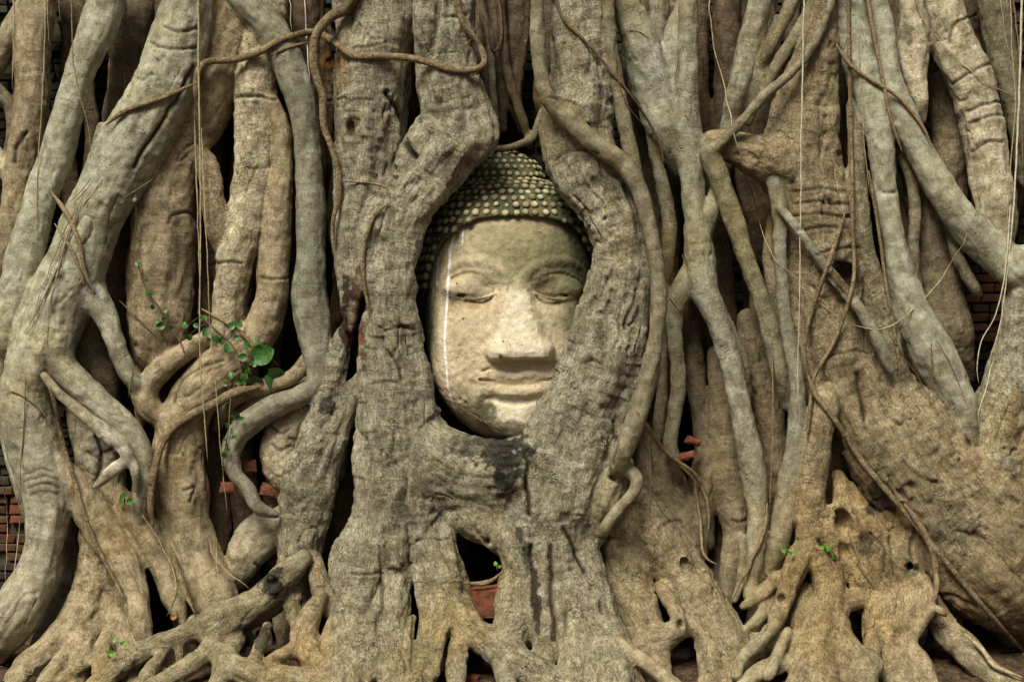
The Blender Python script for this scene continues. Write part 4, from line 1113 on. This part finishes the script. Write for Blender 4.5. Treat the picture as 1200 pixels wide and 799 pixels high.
q = q[kf]; uq, inv = np.unique(q, return_inverse=True)
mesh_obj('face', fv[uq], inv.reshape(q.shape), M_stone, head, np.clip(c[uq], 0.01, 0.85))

# hair cap
X, Y, Z = HXg, HYg, HZg
def capf(X, Y, Z):
    e = ((np.abs(X - 596) / 107) ** 2.35 + (np.abs(Y - 318) / 112) ** 2.35 + (np.abs(Z + 66) / 92) ** 2.35) ** (1 / 2.35)
    return smin((e - 1) * 92, skull(X, Y, Z, 4.0), 8)
Fh = capf(X, Y, Z)
def hairline(x):
    return np.interp(x, [470, 486, 496, 506, 520, 540, 560, 600, 640, 668, 684, 694, 720], [420, 400, 345, 306, 281, 266, 257, 254, 256, 262, 276, 300, 330])
Fh = smax(Fh, (Y - hairline(X)) * 0.7, 3)
v, q = head_mesh(Fh, 0.5)
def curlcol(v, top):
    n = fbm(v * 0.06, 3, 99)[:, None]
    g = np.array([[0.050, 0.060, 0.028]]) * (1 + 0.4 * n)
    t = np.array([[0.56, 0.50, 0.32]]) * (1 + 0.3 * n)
    return g * (1 - top) + t * top  # algae green bases, cream tops; gap shade and highlight partly painted in
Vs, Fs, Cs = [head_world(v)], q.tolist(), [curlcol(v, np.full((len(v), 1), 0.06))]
off = len(v)
def curl(cx, cy, cz, nx_, ny_, nz_, r, seed):
    """small snail curl: a stepped dome"""
    n = np.array([nx_, ny_, nz_]); n = n / np.linalg.norm(n)
    u = np.cross(n, (0.1, 1, 0.2)); u /= np.linalg.norm(u); w_ = np.cross(n, u)
    prof = [(1.0, -0.25), (0.98, 0.10), (0.84, 0.36), (0.58, 0.54), (0.30, 0.62)]
    vs, fs, tp_ = [], [], []
    S_ = 10
    rg_ = np.random.default_rng(seed); ph = rg_.uniform(0, 6)
    for (pr, ph_) in prof:
        for k in range(S_):
            a = ph + 2 * math.pi * k / S_
            j = 1 + rg_.normal(0, 0.08)
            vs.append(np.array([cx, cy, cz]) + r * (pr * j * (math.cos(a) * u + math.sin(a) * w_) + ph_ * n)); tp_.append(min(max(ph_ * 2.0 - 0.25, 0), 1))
    vs.append(np.array([cx, cy, cz]) + r * 0.64 * n); tp_.append(1)
    for l in range(len(prof) - 1):
        for k in range(S_):
            k2 = (k + 1) % S_
            fs.append([l * S_ + k, l * S_ + k2, (l + 1) * S_ + k2, (l + 1) * S_ + k])
    L = (len(prof) - 1) * S_
    for k in range(S_): fs.append([L + k, L + (k + 1) % S_, len(vs) - 1])
    return np.array(vs), fs, np.array(tp_)
def add_curls(center, rad, rows, size, accept, Vs, Fs, Cs, off, seed0, field=None):
    cnt = 0
    for ri, th in enumerate(rows):
        circ = rad[0] * math.sin(th); nC = max(1, int(2 * math.pi * circ / (size(th) * 2.0)))
        for k in range(nC):
            ph = 2 * math.pi * (k + 0.5 * (ri % 2)) / nC
            if math.sin(ph) < -0.25: continue        # back of the head sits in the wall
            n = np.array([math.sin(th) * math.cos(ph), -math.cos(th), math.sin(th) * math.sin(ph)])
            p = np.array(center) + n * np.array(rad)
            if field is not None:
                ts = np.linspace(0.8, 1.35, 60); pp = np.array(center) + n[None] * np.array(rad) * ts[:, None]
                dd = field(pp[:, 0], pp[:, 1], pp[:, 2]); ii = int(np.argmax(dd > 0)); p = pp[ii] if dd[ii] > 0 else p
            if not accept(p): continue
            nn = n / np.array(rad)
            s_ = size(th) * (random.uniform(0.80, 1.0) if random.random() > 0.12 else random.uniform(0.45, 0.75))
            vs, fs, tp_ = curl(*(p + np.array([random.uniform(-1.1, 1.1), random.uniform(-.9, .9), random.uniform(-1.2, .3)])), *nn, s_, seed0 + cnt)
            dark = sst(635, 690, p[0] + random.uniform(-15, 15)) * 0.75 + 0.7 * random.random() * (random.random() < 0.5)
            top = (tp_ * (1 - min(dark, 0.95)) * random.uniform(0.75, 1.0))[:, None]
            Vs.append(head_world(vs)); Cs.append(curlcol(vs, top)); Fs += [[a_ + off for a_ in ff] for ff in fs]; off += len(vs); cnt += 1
    return off
rows = np.arange(0.42, 1.75, 0.092)
add_curls((596, 318, -66), (108, 113, 93), rows, lambda t: 4.7 + 0.7 * sst(0.4, 1.0, t), lambda p: p[1] < hairline(p[0]) - 1, Vs, Fs, Cs, off, 1000, capf)
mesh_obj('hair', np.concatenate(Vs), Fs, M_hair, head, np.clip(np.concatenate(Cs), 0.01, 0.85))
# topknot
Ft = ((np.abs(X - 588) / 53) ** 2.3 + (np.abs(Y - 218) / 47) ** 2.3 + (np.abs(Z + 76) / 46) ** 2.3) ** (1 / 2.3) * 46 - 46
v, q = head_mesh(Ft, 0.5)
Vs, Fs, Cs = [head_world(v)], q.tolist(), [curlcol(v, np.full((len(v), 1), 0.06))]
def topf(X, Y, Z): return ((np.abs(X - 588) / 53) ** 2.3 + (np.abs(Y - 218) / 47) ** 2.3 + (np.abs(Z + 76) / 46) ** 2.3) ** (1 / 2.3) * 46 - 46
add_curls((588, 218, -76), (53, 47, 46), np.arange(0.12, 1.75, 0.18), lambda t: 4.2, lambda p: True, Vs, Fs, Cs, len(v), 5000, topf)
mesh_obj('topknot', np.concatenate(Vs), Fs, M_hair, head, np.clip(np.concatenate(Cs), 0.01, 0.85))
# ------------------------------------------------------------------ creepers, hanging rootlets, leaves, bricks
def lay(pts, r, lift=0.0, hang=False, step=6, minf=None):
    """points (x, y) -> world polyline resting on the bark"""
    p = catmull([(a[0], a[1], 0) for a in pts], step)[:, :2]
    f = np.array([front(a, b) for a, b in p])
    if hang: f = np.full(len(p), max(np.percentile(f, 92), minf or -99))
    else:
        g = f.copy()
        for _ in range(4):
            g = np.maximum(g, np.convolve(np.pad(g, 3, 'edge'), np.ones(7) / 7, 'valid'))
        for _ in range(3): g = np.convolve(np.pad(g, 2, 'edge'), np.ones(5) / 5, 'valid')
        f = g
        if minf is not None: f = np.maximum(f, minf)
    return np.array([P(a, b, c_ + lift + r * 0.6) for (a, b), c_ in zip(p, f)])

def vine(name, pts, r, mat, label, cat, group=None, lift=0.0, hang=False, taper=0.3, wob=0.15, minf=None, sides=8, seed=1, jig=0.0):
    w_ = lay(pts, r, lift, hang, 6, minf)
    if jig:
        s = np.arange(len(w_)) * 0.35
        w_[:, 0] += jig * PX * vnoise(np.stack([s, s * 0 + seed * 9.1, s * 0], 1), 3); w_[:, 1] += jig * PX * vnoise(np.stack([s, s * 0 + seed * 5.1, s * 0 + 4], 1), 4)
    rr = np.linspace(1, 1 - taper, len(w_)) * r * PX
    ramp = np.minimum(1, (np.arange(len(w_)) + 1.2) / 5.0); rr = rr * np.minimum(ramp, ramp[::-1]) if pts[0][1] > 0 else rr * ramp[::-1]
    base = w_[0].copy()
    v, f, rc = tube(w_ - base, rr, sides, True, wob, seed)
    o = mesh_obj(name, v, f, mat, None, np.tile(np.array([[0.27, 0.21, 0.13]]), (len(v), 1)), rc)
    o.location = base
    return tag(o, label, cat, group)

vine('woody_vine', [(124,147),(142,133),(172,121),(200,111),(228,98)], 3.4, M_bark, 'short brown creeper lying across the grey root at upper left', 'vine', seed=2)
vine('woody_vine', [(232,130),(230,105),(233,82),(246,72),(275,70),(302,62),(330,47),(362,38),(380,42),(398,54),(416,66),(450,66),(490,70),(530,82),(556,82),(568,72),(560,52),(540,20),(528,-40)], 4.2, M_bark, 'long brown creeper looping across the top of the roots left of the head', 'vine', taper=0.1, seed=3)
vine('woody_vine', [(318,64),(338,56),(362,50),(372,46)], 2.6, M_bark, 'thin creeper running beside the long brown one near the top', 'vine', seed=4)
vine('woody_vine', [(430,-60),(412,2),(388,20),(372,38),(367,62),(371,92),(378,112),(379,145),(388,172),(396,200),(397,230),(390,262),(391,300)], 7.2, M_bark, 'thick bent creeper dropping from the top edge and thinning downward', 'vine', taper=0.72, seed=5, minf=40)
vine('woody_vine', [(400,212),(430,214),(452,220),(458,232)], 1.8, M_bark, 'small creeper crossing the root left of the curls', 'vine', seed=6)
vine('woody_vine', [(458,236),(440,252),(429,280),(426,310),(428,340),(434,372)], 2.2, M_bark, 'thin creeper running down beside the burnt hollow', 'vine', seed=7)
vine('woody_vine', [(304,453),(276,460),(250,474),(214,492),(192,515),(181,550),(176,590),(180,618)], 6.0, M_bark, 'creeper wrapping the thick root below the green leaves', 'vine', taper=0.35, seed=8)
vine('woody_vine', [(198,636),(206,660),(216,690),(228,718)], 4.0, M_bark, 'stiff creeper slanting down to the soil at lower left', 'vine', seed=9)
vine('woody_vine', [(947,440),(957,464),(984,500),(1010,540),(1040,576),(1066,606),(1102,650),(1150,708),(1215,780)], 3.6, M_bark, 'long straight creeper running down the great trunk to the lower right corner', 'vine', taper=0.2, seed=10)
vine('woody_vine', [(990,250),(974,300),(958,345),(946,385),(943,420),(948,446)], 2.6, M_bark, 'creeper curving down the left side of the great right trunk', 'vine', taper=0.1, seed=11)
vine('woody_vine', [(1060,590),(1082,622),(1094,650),(1098,680),(1096,704)], 4.4, M_bark, 'rounded creeper hugging the bulbous knot', 'vine', seed=12)
vine('woody_vine', [(994,-60),(995,60),(998,180),(999,260),(1001,320),(992,362),(979,398),(964,424),(953,446),(949,480),(946,516)], 2.4, M_bark, 'slim brown creeper hanging in front of the great right trunk', 'vine', taper=0.1, seed=13)
vine('woody_vine', [(1008,-60),(1022,30),(1034,90),(1044,140),(1058,180)], 2.4, M_vine, 'rusty creeper on the grey root at upper right', 'vine', seed=14)
vine('woody_vine', [(1018,200),(1030,270),(1038,330),(1050,400),(1056,440)], 2.2, M_bark, 'brown creeper trailing down between grey roots at right', 'vine', seed=15)
vine('woody_vine', [(980,52),(995,75),(1022,95),(1050,112),(1075,140),(1092,168)], 2.6, M_vine, 'creeper slanting right across the smooth grey roots', 'vine', seed=16)
vine('woody_vine', [(645,-20),(660,22),(682,45),(702,66),(715,84),(730,100),(752,130),(772,165),(778,192)], 2.0, M_twig, 'thin dark creeper slanting over the trunk right of the head', 'vine', seed=17)
vine('woody_vine', [(570,20),(578,60),(588,40),(582,-30)], 2.0, M_twig, 'thin dark creeper loop above the head', 'vine', seed=18)
vine('woody_vine', [(744,480),(760,502),(775,524),(800,545),(818,560),(828,585),(832,625)], 3.0, M_vine, 'bundled creeper drooping right of the central trunk', 'vine', seed=19, jig=1.5)
vine('woody_vine', [(770,515),(792,540),(812,562),(820,600),(826,650),(842,662)], 2.2, M_vine, 'thinner creeper drooping below the bundled one', 'vine', seed=20, jig=1.5)
vine('woody_vine', [(901,590),(892,630),(880,660),(862,695),(856,706)], 2.6, M_vine, 'dry creeper hanging above the soil right of the root foot', 'vine', seed=21, jig=2)
vine('woody_vine', [(57,452),(66,480),(74,520),(88,565),(98,600),(112,636),(130,672),(148,706)], 3.0, M_bark, 'straight stick leaning across the pale root at lower left', 'stick', seed=22)
vine('woody_vine', [(1130,742),(1152,762),(1165,780),(1200,794)], 3.4, M_straw, 'pale thin surface root on the soil at the lower right corner', 'vine', seed=23, minf=60)
vine('woody_vine', [(60,225),(78,250),(92,282),(100,320),(112,345)], 3.2, M_vine, 'woody creeper lying on the fork of the left roots', 'vine', seed=24)
vine('woody_vine', [(64,262),(82,290),(94,318),(99,336)], 2.2, M_vine, 'second woody creeper lying below the fork of the left roots', 'vine', seed=25)
vine('woody_vine', [(185,396),(158,370),(140,352)][::-1], 1.4, M_twig, 'little twig crossing left of the climbing leaves', 'vine', seed=26)
vine('woody_vine', [(236,362),(262,376),(285,392),(300,412)], 2.6, M_vine, 'arched brown twig behind the green leaves', 'vine', seed=27)

HG = 'thin aerial rootlets hanging in front of the roots'
th = [
 ([(232,-60),(233,100),(235,250),(234,400),(238,470),(243,540)], 1.9, M_straw, 'pale double-looking straw rootlet hanging through the upper left roots'),
 ([(236,150),(241,260),(246,380)], 1.5, M_straw, 'straw rootlet hanging just right of the pale straight one'),
 ([(228,130),(231,230),(234,330)], 1.6, M_straw, 'straw rootlet close to the left of the pale straight one'),
 ([(245,370),(252,440),(258,520),(266,600)], 1.0, M_straw, 'fine rootlet hanging below the climbing leaves'),
 ([(54,-60),(52,60),(48,140),(44,205),(42,290)], 1.2, M_straw, 'fine rootlet hanging at the upper left'),
 ([(57,-50),(56,20),(59,56)], 1.1, M_straw, 'short fine rootlet at the upper left'),
 ([(16,-40),(15,50),(14,106)], 1.1, M_straw, 'fine rootlet nearest the left edge at the top'),
 ([(67,-40),(69,10),(72,28)], 1.0, M_straw, 'short pale rootlet tip at the upper left'),
 ([(84,-60),(85,60),(94,110),(105,160),(106,190)], 1.2, M_vine, 'brown rootlet lying on the smooth slanting root'),
 ([(338,-40),(340,10),(342,38)], 1.0, M_white, 'short white rootlet at the top beside the thick creeper'),
 ([(357,-40),(358,40),(362,96)], 1.3, M_white, 'white rootlet hanging over the thick creeper'),
 ([(829,-60),(834,40),(848,100),(862,160),(874,205),(888,250),(905,300),(928,322),(946,342),(972,365),(1000,380)], 1.2, M_straw, 'long pale rootlet slanting across the right middle'),
 ([(943,-60),(941,60),(939,160),(938,260),(936,380),(934,480)], 1.4, M_white, 'long white rootlet hanging straight before the great trunk'),
 ([(1064,-30),(1082,22),(1104,52),(1130,78),(1160,100),(1198,116)], 1.3, M_straw, 'pale rootlet sagging toward the upper right edge'),
 ([(1198,-60),(1196,60),(1192,160),(1188,240),(1181,310),(1172,380),(1160,420)], 2.2, M_white, 'bright straw rootlet hanging along the right edge'),
 ([(1184,240),(1178,320),(1166,370),(1150,400),(1145,430),(1147,450)], 1.5, M_white, 'pale rootlet curling before the small brick patch'),
 ([(1182,-60),(1186,60),(1190,120),(1184,200),(1178,300),(1170,420)], 1.2, M_straw, 'straw rootlet just inside the bright right edge one'),
 ([(1000,381),(1030,386),(1060,372),(1092,340),(1124,292),(1148,240),(1166,200)], 1.3, M_straw, 'pale rootlet forming a wide loop at the right'),
 ([(1163,420),(1158,450),(1147,478),(1147,495)], 1.3, M_white, 'white rootlet end hanging beside the grey root tip'),
 ([(1005,40),(1009,110),(1014,180),(1020,230)], 0.9, M_straw, 'fine rootlet on the smooth grey root at upper right'),
 ([(1040,390),(1060,420),(1076,440),(1090,470)], 1.0, M_twig, 'dark fine rootlet on the sweeping grey root'),
 ([(1092,396),(1092,430),(1088,470)], 0.9, M_twig, 'dark fine rootlet hanging on the grey root tip'),
 ([(1095,395),(1115,430),(1128,460),(1135,480)], 0.9, M_twig, 'dark fine rootlet slanting over the grey root tip'),
 ([(762,505),(763,560),(762,610)], 1.1, M_vine, 'fine rootlet hanging right of the bridge root'),
 ([(168,603),(185,632),(200,662),(206,690),(200,710),(194,722)], 1.3, M_straw, 'curled pale rootlet near the soil at lower left'),
 ([(30,440),(28,500),(24,560),(30,620)], 1.0, M_twig, 'dark fine rootlet at the left edge before the brick patch'),
 ([(5,560),(8,620),(6,680)], 1.0, M_straw, 'pale rootlet in front of the lower left bricks'),
 ([(26,590),(20,640),(12,690)], 1.0, M_straw, 'slanting pale rootlet beside the lower left bricks'),
 ([(242,620),(250,650),(270,672),(292,690)], 1.2, M_straw, 'rootlet arching over the soil hollow at lower left'),
 ([(254,630),(256,668),(262,706)], 0.9, M_straw, 'fine straight rootlet in the hollow at lower left'),
 ([(90,250),(72,300),(50,350),(28,392)], 1.6, M_vine, 'brown rootlet fanning down left from the root fork'),
 ([(96,230),(84,262),(72,300),(60,350),(52,420)], 1.2, M_straw, 'straw rootlet fanning down from the root fork'),
 ([(98,225),(70,285),(52,330),(35,400)], 1.1, M_vine, 'second brown rootlet fanning from the root fork'),
 ([(110,205),(88,232),(76,240)], 1.4, M_vine, 'short rootlet tying the left root fork'),
 ([(120,210),(105,232),(88,246)], 1.2, M_straw, 'short straw rootlet at the left root fork'),
 ([(180,210),(160,222),(140,234)], 1.4, M_vine, 'twig bridging the dark gap at the left'),
 ([(0,456),(22,461),(45,478),(62,500),(75,515)], 1.5, M_vine, 'rusty rootlet bending in from the left edge'),
 ([(152,466),(154,440),(153,420)], 1.3, M_vine, 'upright dry rootlet standing before the dark gap'),
 ([(104,454),(116,455),(124,460)], 1.0, M_straw, 'tiny pale rootlet on the curved root'),
 ([(88,510),(90,490),(96,478)], 1.0, M_twig, 'tiny dark rootlet beside the lichen patch'),
 ([(540,60),(556,40),(562,10),(560,-40)], 1.4, M_twig, 'dark rootlet beside the creeper end above the head'),
 ([(720,40),(722,80),(728,110),(748,140),(765,160)], 1.6, M_twig, 'dark rootlet clinging right of the right trunk'),
 ([(728,34),(750,38),(766,48)], 1.2, M_twig, 'short dark rootlet across the grey root right of the trunk'),
 ([(800,50),(793,80),(790,100)], 1.4, M_twig, 'dark curved rootlet on the forked grey root'),
 ([(905,410),(906,470),(904,540),(902,600)], 1.4, M_vine, 'brown rootlet hanging in the dark right of the slanting root'),
 ([(810,340),(806,320),(800,298)], 2.2, M_vine, 'short brown rootlet on the forked root'),
 ([(782,345),(792,360),(800,370)], 1.8, M_vine, 'small rootlet bridging two roots right of the head'),
 ([(992,612),(1000,640),(1012,672),(1030,688)], 1.5, M_vine, 'brown rootlet before the dark hole at lower right'),
 ([(1185,-20),(1194,60),(1196,120),(1199,200)], 1.6, M_vine, 'brown rootlet at the upper right corner'),
 ([(1170,-30),(1178,40),(1190,80)], 1.4, M_straw, 'olive straw rootlet at the upper right corner'),
]
for i, (pts, r, mat, lab) in enumerate(th):
    hang = (abs(pts[0][0] - pts[-1][0]) < 40 and abs(pts[0][1] - pts[-1][1]) > 160)
    vine('aerial_rootlet', pts, r * 0.72, mat, lab, 'rootlet', HG, 0.0, hang, 0.55, 0.45, None, 6, 40 + i, 0.5 if hang else 1.6)

# leaves
def leaf_mat(name, a, b_):
    m, nd, lk, bs = new_mat(name, 0.45)
    geo = nd.new('ShaderNodeTexCoord').outputs['Object']
    n = noise_tex(nd, lk, geo, 120, 4, 0.6)
    c = mixc(nd, lk, mapr(nd, lk, n, 0.35, 0.65, 0, 1), a, b_)
    lk.new(c, bs.inputs['Base Color'])
    bs.inputs['Specular IOR Level'].default_value = 0.4
    bs.inputs['Subsurface Weight'].default_value = 0.0
    return m
M_leaf = leaf_mat('green_leaf', (0.018, 0.075, 0.012), (0.06, 0.16, 0.028))
M_leaf2 = leaf_mat('young_leaf', (0.07, 0.23, 0.02), (0.13, 0.35, 0.04))
M_dead = simple_mat('dead_leaf', (0.12, 0.05, 0.02), (0.30, 0.14, 0.06), 60, 0.7, 0.3)
def leaf_geo(L, rot, tilt, seed, heart=True):
    n = 9; vs = []; fs = []
    rg_ = np.random.default_rng(seed)
    for i in range(n + 1):
        t = i / n
        wdt = ((t + 0.02) ** 0.42 * (1 - t) ** 0.8 * (1.0 if heart else 0.75)) * L + 0.0002
        back = -0.13 * L * math.exp(-((t) / 0.12) ** 2) if heart else 0
        yy = t * L
        droop = -0.22 * L * t * t
        for s in (-1, -0.5, 0, 0.5, 1):
            vs.append((s * wdt, yy + back * abs(s), droop + abs(s) * wdt * 0.35 + rg_.normal(0, 0.008 * L)))
    for i in range(n):
        for k in range(4):
            a = i * 5 + k; fs.append([a, a + 1, a + 6, a + 5])
    # petiole
    v = np.array(vs)
    cr_, sr = math.cos(rot), math.sin(rot); ct, st_ = math.cos(tilt), math.sin(tilt)
    # leaf plane faces the viewer: local z -> -y world
    W = np.stack([v[:, 0], -v[:, 2], v[:, 1]], 1)
    W = np.stack([W[:, 0], W[:, 1] * ct - W[:, 2] * st_, W[:, 1] * st_ + W[:, 2] * ct], 1)
    W = np.stack([W[:, 0] * cr_ - W[:, 2] * sr, W[:, 1], W[:, 0] * sr + W[:, 2] * cr_], 1)
    return W, fs
def climber(name, stem_pts, leaves, label, mat=M_leaf, r=0.8, group=None, lift=3):
    w_ = lay(stem_pts, r, lift)
    root = empty(name, tuple(w_[0]), label, 'climbing plant' if name == 'climbing_plant' else 'plant', group)
    v, f, rc = tube(w_, np.full(len(w_), r * PX), 6, True, 0.1, 5)
    mesh_obj('stem', v, f, M_twig, root)
    for i, (lx, ly, L, rot) in enumerate(leaves):
        p = P(lx, ly, front(lx, ly) + lift + 3 + 2 * random.random())
        v, f = leaf_geo(L * (0.78 if L < 15 else 0.9) * PX, math.radians(rot), random.uniform(-0.9, 0.3), 300 + i + int(lx))
        # leaf stalk to the nearest stem point
        j = np.argmin(np.linalg.norm(w_ - p, axis=1)); d = w_[j] - p
        s1, f1, _ = tube(np.stack([p, p + d * 0.5 + np.array([0, -0.002, 0.002]), w_[j]]), np.full(3, 0.35 * PX), 5)
        lf = mesh_obj('leaf', v + p, f, mat, root)
        st_o = mesh_obj('leaf_stalk', s1, f1, M_twig, root)
        st_o.parent = lf; st_o.location = (0, 0, 0)
    return root
climber('climbing_plant', [(159,228),(160,262),(157,290),(163,315),(172,340),(188,362),(200,384),(212,402),(216,414)],
        [(158,236,7,10),(160,246,6,160),(163,262,5,60),(156,288,6,-40),(162,311,8,30),(170,330,7,-60),(176,347,10,35),(180,358,9,150),(192,366,9,-20),(195,374,11,110),(192,381,13,100),(198,383,9,-130),(186,378,8,40)],
        'fine climber with tiny leaves trailing down the stout brown root')
climber('climbing_plant', [(232,366),(250,384),(264,396),(276,410),(282,428),(276,446),(270,470),(268,500),(262,540),(262,566)],
        [(218,384,10,20),(222,392,11,170),(238,376,12,-15),(243,386,12,150),(232,382,8,70),(252,394,11,-160),(247,398,10,110),(268,384,12,-60),(277,382,13,-50),(262,398,12,120),(268,404,13,160),(274,396,9,-80),(291,408,12,40),(288,418,13,100),(298,415,11,-70),(290,430,14,150),(296,428,11,-40),(286,438,13,180),(272,442,10,20),(277,448,9,-100),(266,450,8,80),(268,480,9,20),(274,487,14,-110),(268,496,8,150),(281,492,8,-60),(264,516,8,60),(272,514,8,-60),(262,530,9,-170),(265,528,8,-70),(262,546,7,160)],
        'leafy green climber hanging down beside the thick bent root')
climber('climbing_plant', [(290,430),(298,422),(306,414),(318,420),(326,428)],
        [(298,420,30,-62),(314,438,30,-120),(296,442,25,-165),(301,404,11,25),(284,446,14,150)],
        'cluster of large heart shaped leaves at the dark gap', M_leaf)
climber('seedling', [(146,592),(146,584),(145,577)], [(145,584,11,20),(143,588,11,75),(149,588,11,-75)], 'bright green seedling sprouting between the lower left roots', M_leaf2)
climber('seedling', [(980,652),(974,645),(968,641)], [(966,642,7,60),(972,645,8,30),(976,651,8,-140)], 'tiny green sprout in a bark crack at lower right', M_leaf2)
climber('seedling', [(928,648),(923,646)], [(921,646,8,60),(927,650,7,-40)], 'tiny green sprout on the knob left of the knotted column', M_leaf2)
climber('seedling', [(136,764),(133,756),(138,752)], [(128,765,10,-80),(136,752,7,30),(143,755,7,-50)], 'small green seedling on the surface root at lower left', M_leaf2)
climber('seedling', [(583,668),(582,662)], [(581,662,6,10),(584,664,5,-60)], 'tiny green sprout in the hollow under the chin', M_leaf2)

# loose bricks
def brick(px_, py_, f, L, Hh, W, rz, ry, label, colr=(0.19, 0.070, 0.034), name='brick', cat='brick'):
    v, fc = box_vf(0, 0, 0, L * PX, W * PX, Hh * PX, 2.0 * PX, 0.6 * PX, int(px_))
    # finer surface: subdivide by bmesh
    import bmesh
    bm = bmesh.new(); vv = [bm.verts.new(a) for a in v.tolist()]
    for ff in fc: bm.faces.new([vv[k] for k in ff])
    bmesh.ops.subdivide_edges(bm, edges=bm.edges[:], cuts=3, use_grid_fill=True)
    for w__ in bm.verts:
        n = fbm(np.array([list(w__.co)]) * 90, 2, int(px_) % 97)[0]
        w__.co *= 1 + 0.14 * n
    bm.normal_update()
    me = bpy.data.meshes.new(name); bm.to_mesh(me); bm.free()
    a = me.attributes.new('Col', 'FLOAT_COLOR', 'POINT')
    a.data.foreach_set('color', np.tile(np.array([*colr, 1.0], dtype=np.float32), len(me.vertices)))
    me.materials.append(M_redbrick)
    o = bpy.data.objects.new(name, me); scn.collection.objects.link(o)
    o.location = P(px_, py_, f); o.rotation_euler = (0, math.radians(ry), math.radians(rz))
    return tag(o, label, cat)
def redbrick():
    m, nd, lk, b = new_mat('clean_brick', 0.9)
    col = attr(nd, 'Col', 'Color'); geo = nd.new('ShaderNodeTexCoord').outputs['Object']
    n = noise_tex(nd, lk, geo, 70, 6, 0.7)
    c = mixc(nd, lk, 1.0, col, mixc(nd, lk, mapr(nd, lk, n, 0.3, 0.7, 0, 1), (0.45, 0.5, 0.6), (1.15, 1.15, 1.15)), 'MULTIPLY')
    lk.new(c, b.inputs['Base Color'])
    bp = nd.new('ShaderNodeBump'); bp.inputs['Strength'].default_value = 0.8; bp.inputs['Distance'].default_value = 0.004
    lk.new(n, bp.inputs['Height']); lk.new(bp.outputs[0], b.inputs['Normal'])
    return m
M_redbrick = redbrick()
brick(563, 705, 40, 54, 32, 30, 4, -3, 'orange brick wedged between the roots below the chin')
brick(486, 795, 70, 18, 16, 16, 10, 8, 'small brick piece between the root toes at the bottom')
brick(548, 797, 80, 26, 14, 18, -10, 6, 'brick piece under the surface root at bottom centre')
brick(292, 546, -10, 18, 14, 14, 10, -6, 'reddish brick lump inside the hooked grey root')
brick(268, 571, -12, 18, 12, 14, 0, 4, 'smaller reddish brick lump below the hooked grey root')
brick(318, 575, -14, 24, 14, 14, 20, 15, 'brick rubble beside the egg shaped bulge', (0.2, 0.08, 0.035))
brick(804, 534, 4, 20, 9, 14, -8, -14, 'orange brick chip in the dark gap right of the bridge root')
brick(812, 517, 2, 16, 8, 12, 12, 18, 'upper orange brick chip in the gap right of the bridge root')
0 and brick(140, 452, -22, 12, 16, 12, 0, 3, 'red brick glimpsed behind the V of roots at left', (0.22, 0.06, 0.03))
brick(1150, 230, -30, 14, 10, 12, 0, 0, 'red brick glimpsed behind the grey diagonal root', (0.22, 0.06, 0.03))
vine('woody_vine', [(543,682),(560,684),(576,680),(588,670)], 4, M_bark, 'dark stick lying just above the orange brick', 'stick', seed=71, minf=44)

# dead leaves and crumbs on the soil
def dead_leaf(lx, ly, L, rot, label, f=None):
    ff = front(lx, ly) + 2 if f is None else f
    p = P(lx, ly, ff); v, fc = leaf_geo(L * PX, math.radians(rot), random.uniform(-1.1, -0.3), int(lx * 3), False)
    o = mesh_obj('dead_leaf', v, fc, M_dead); o.location = p
    tag(o, label, 'leaf', 'dead leaves caught among the roots')
dead_leaf(1132, 512, 16, -60, 'curled dead leaf beside the grey root tip')
0 and dead_leaf(862, 658, 16, 40, 'brown dead leaf in the dark gap above the root foot')
0 and dead_leaf(850, 672, 14, -80, 'rust coloured dead leaf on the root right of the foot')
0 and dead_leaf(888, 620, 13, 20, 'small dead leaf stuck behind the hanging creeper')
dead_leaf(805, 775, 14, 80, 'dead leaf at the base of the hand shaped root')
dead_leaf(208, 722, 18, 70, 'dead leaf on soil behind the surface root at lower left')
dead_leaf(1020, 548, 12, 120, 'small dead leaf resting against the long straight creeper')
parts = []; 
for i in range(1500):
    x_ = random.uniform(-1.65, 1.65); y_ = random.uniform(-0.95, 0.2)
    z_ = float(ground_z([x_], [y_])[0])
    s = random.uniform(0.002, 0.008)
    if random.random() < 0.5:
        an = random.uniform(0, 6.3); L = random.uniform(0.01, 0.05)
        a_ = np.array([x_, y_, z_ + 0.002]); b2 = a_ + np.array([math.cos(an) * L, math.sin(an) * L, random.uniform(-.002, .008)])
        v, f, _ = tube(np.stack([a_, (a_ + b2) / 2 + np.array([0, 0, .002]), b2]), [s * .18, s * .2, s * .1], 4)
    else:
        v, f = box_vf(x_, y_, z_, s * 1.6, s * 1.3, s, s * 0.25, s * 0.25, i)
    parts.append((v, f))
v, f = merge(parts)
M_crumb = simple_mat('soil_crumbs', (0.05, 0.03, 0.018), (0.24, 0.15, 0.08), 25, 0.95, 0.4)
tag(mesh_obj('soil_litter', v, f, M_crumb), 'scattered crumbs and bits of twig on the dark soil', 'litter', None, 'stuff')
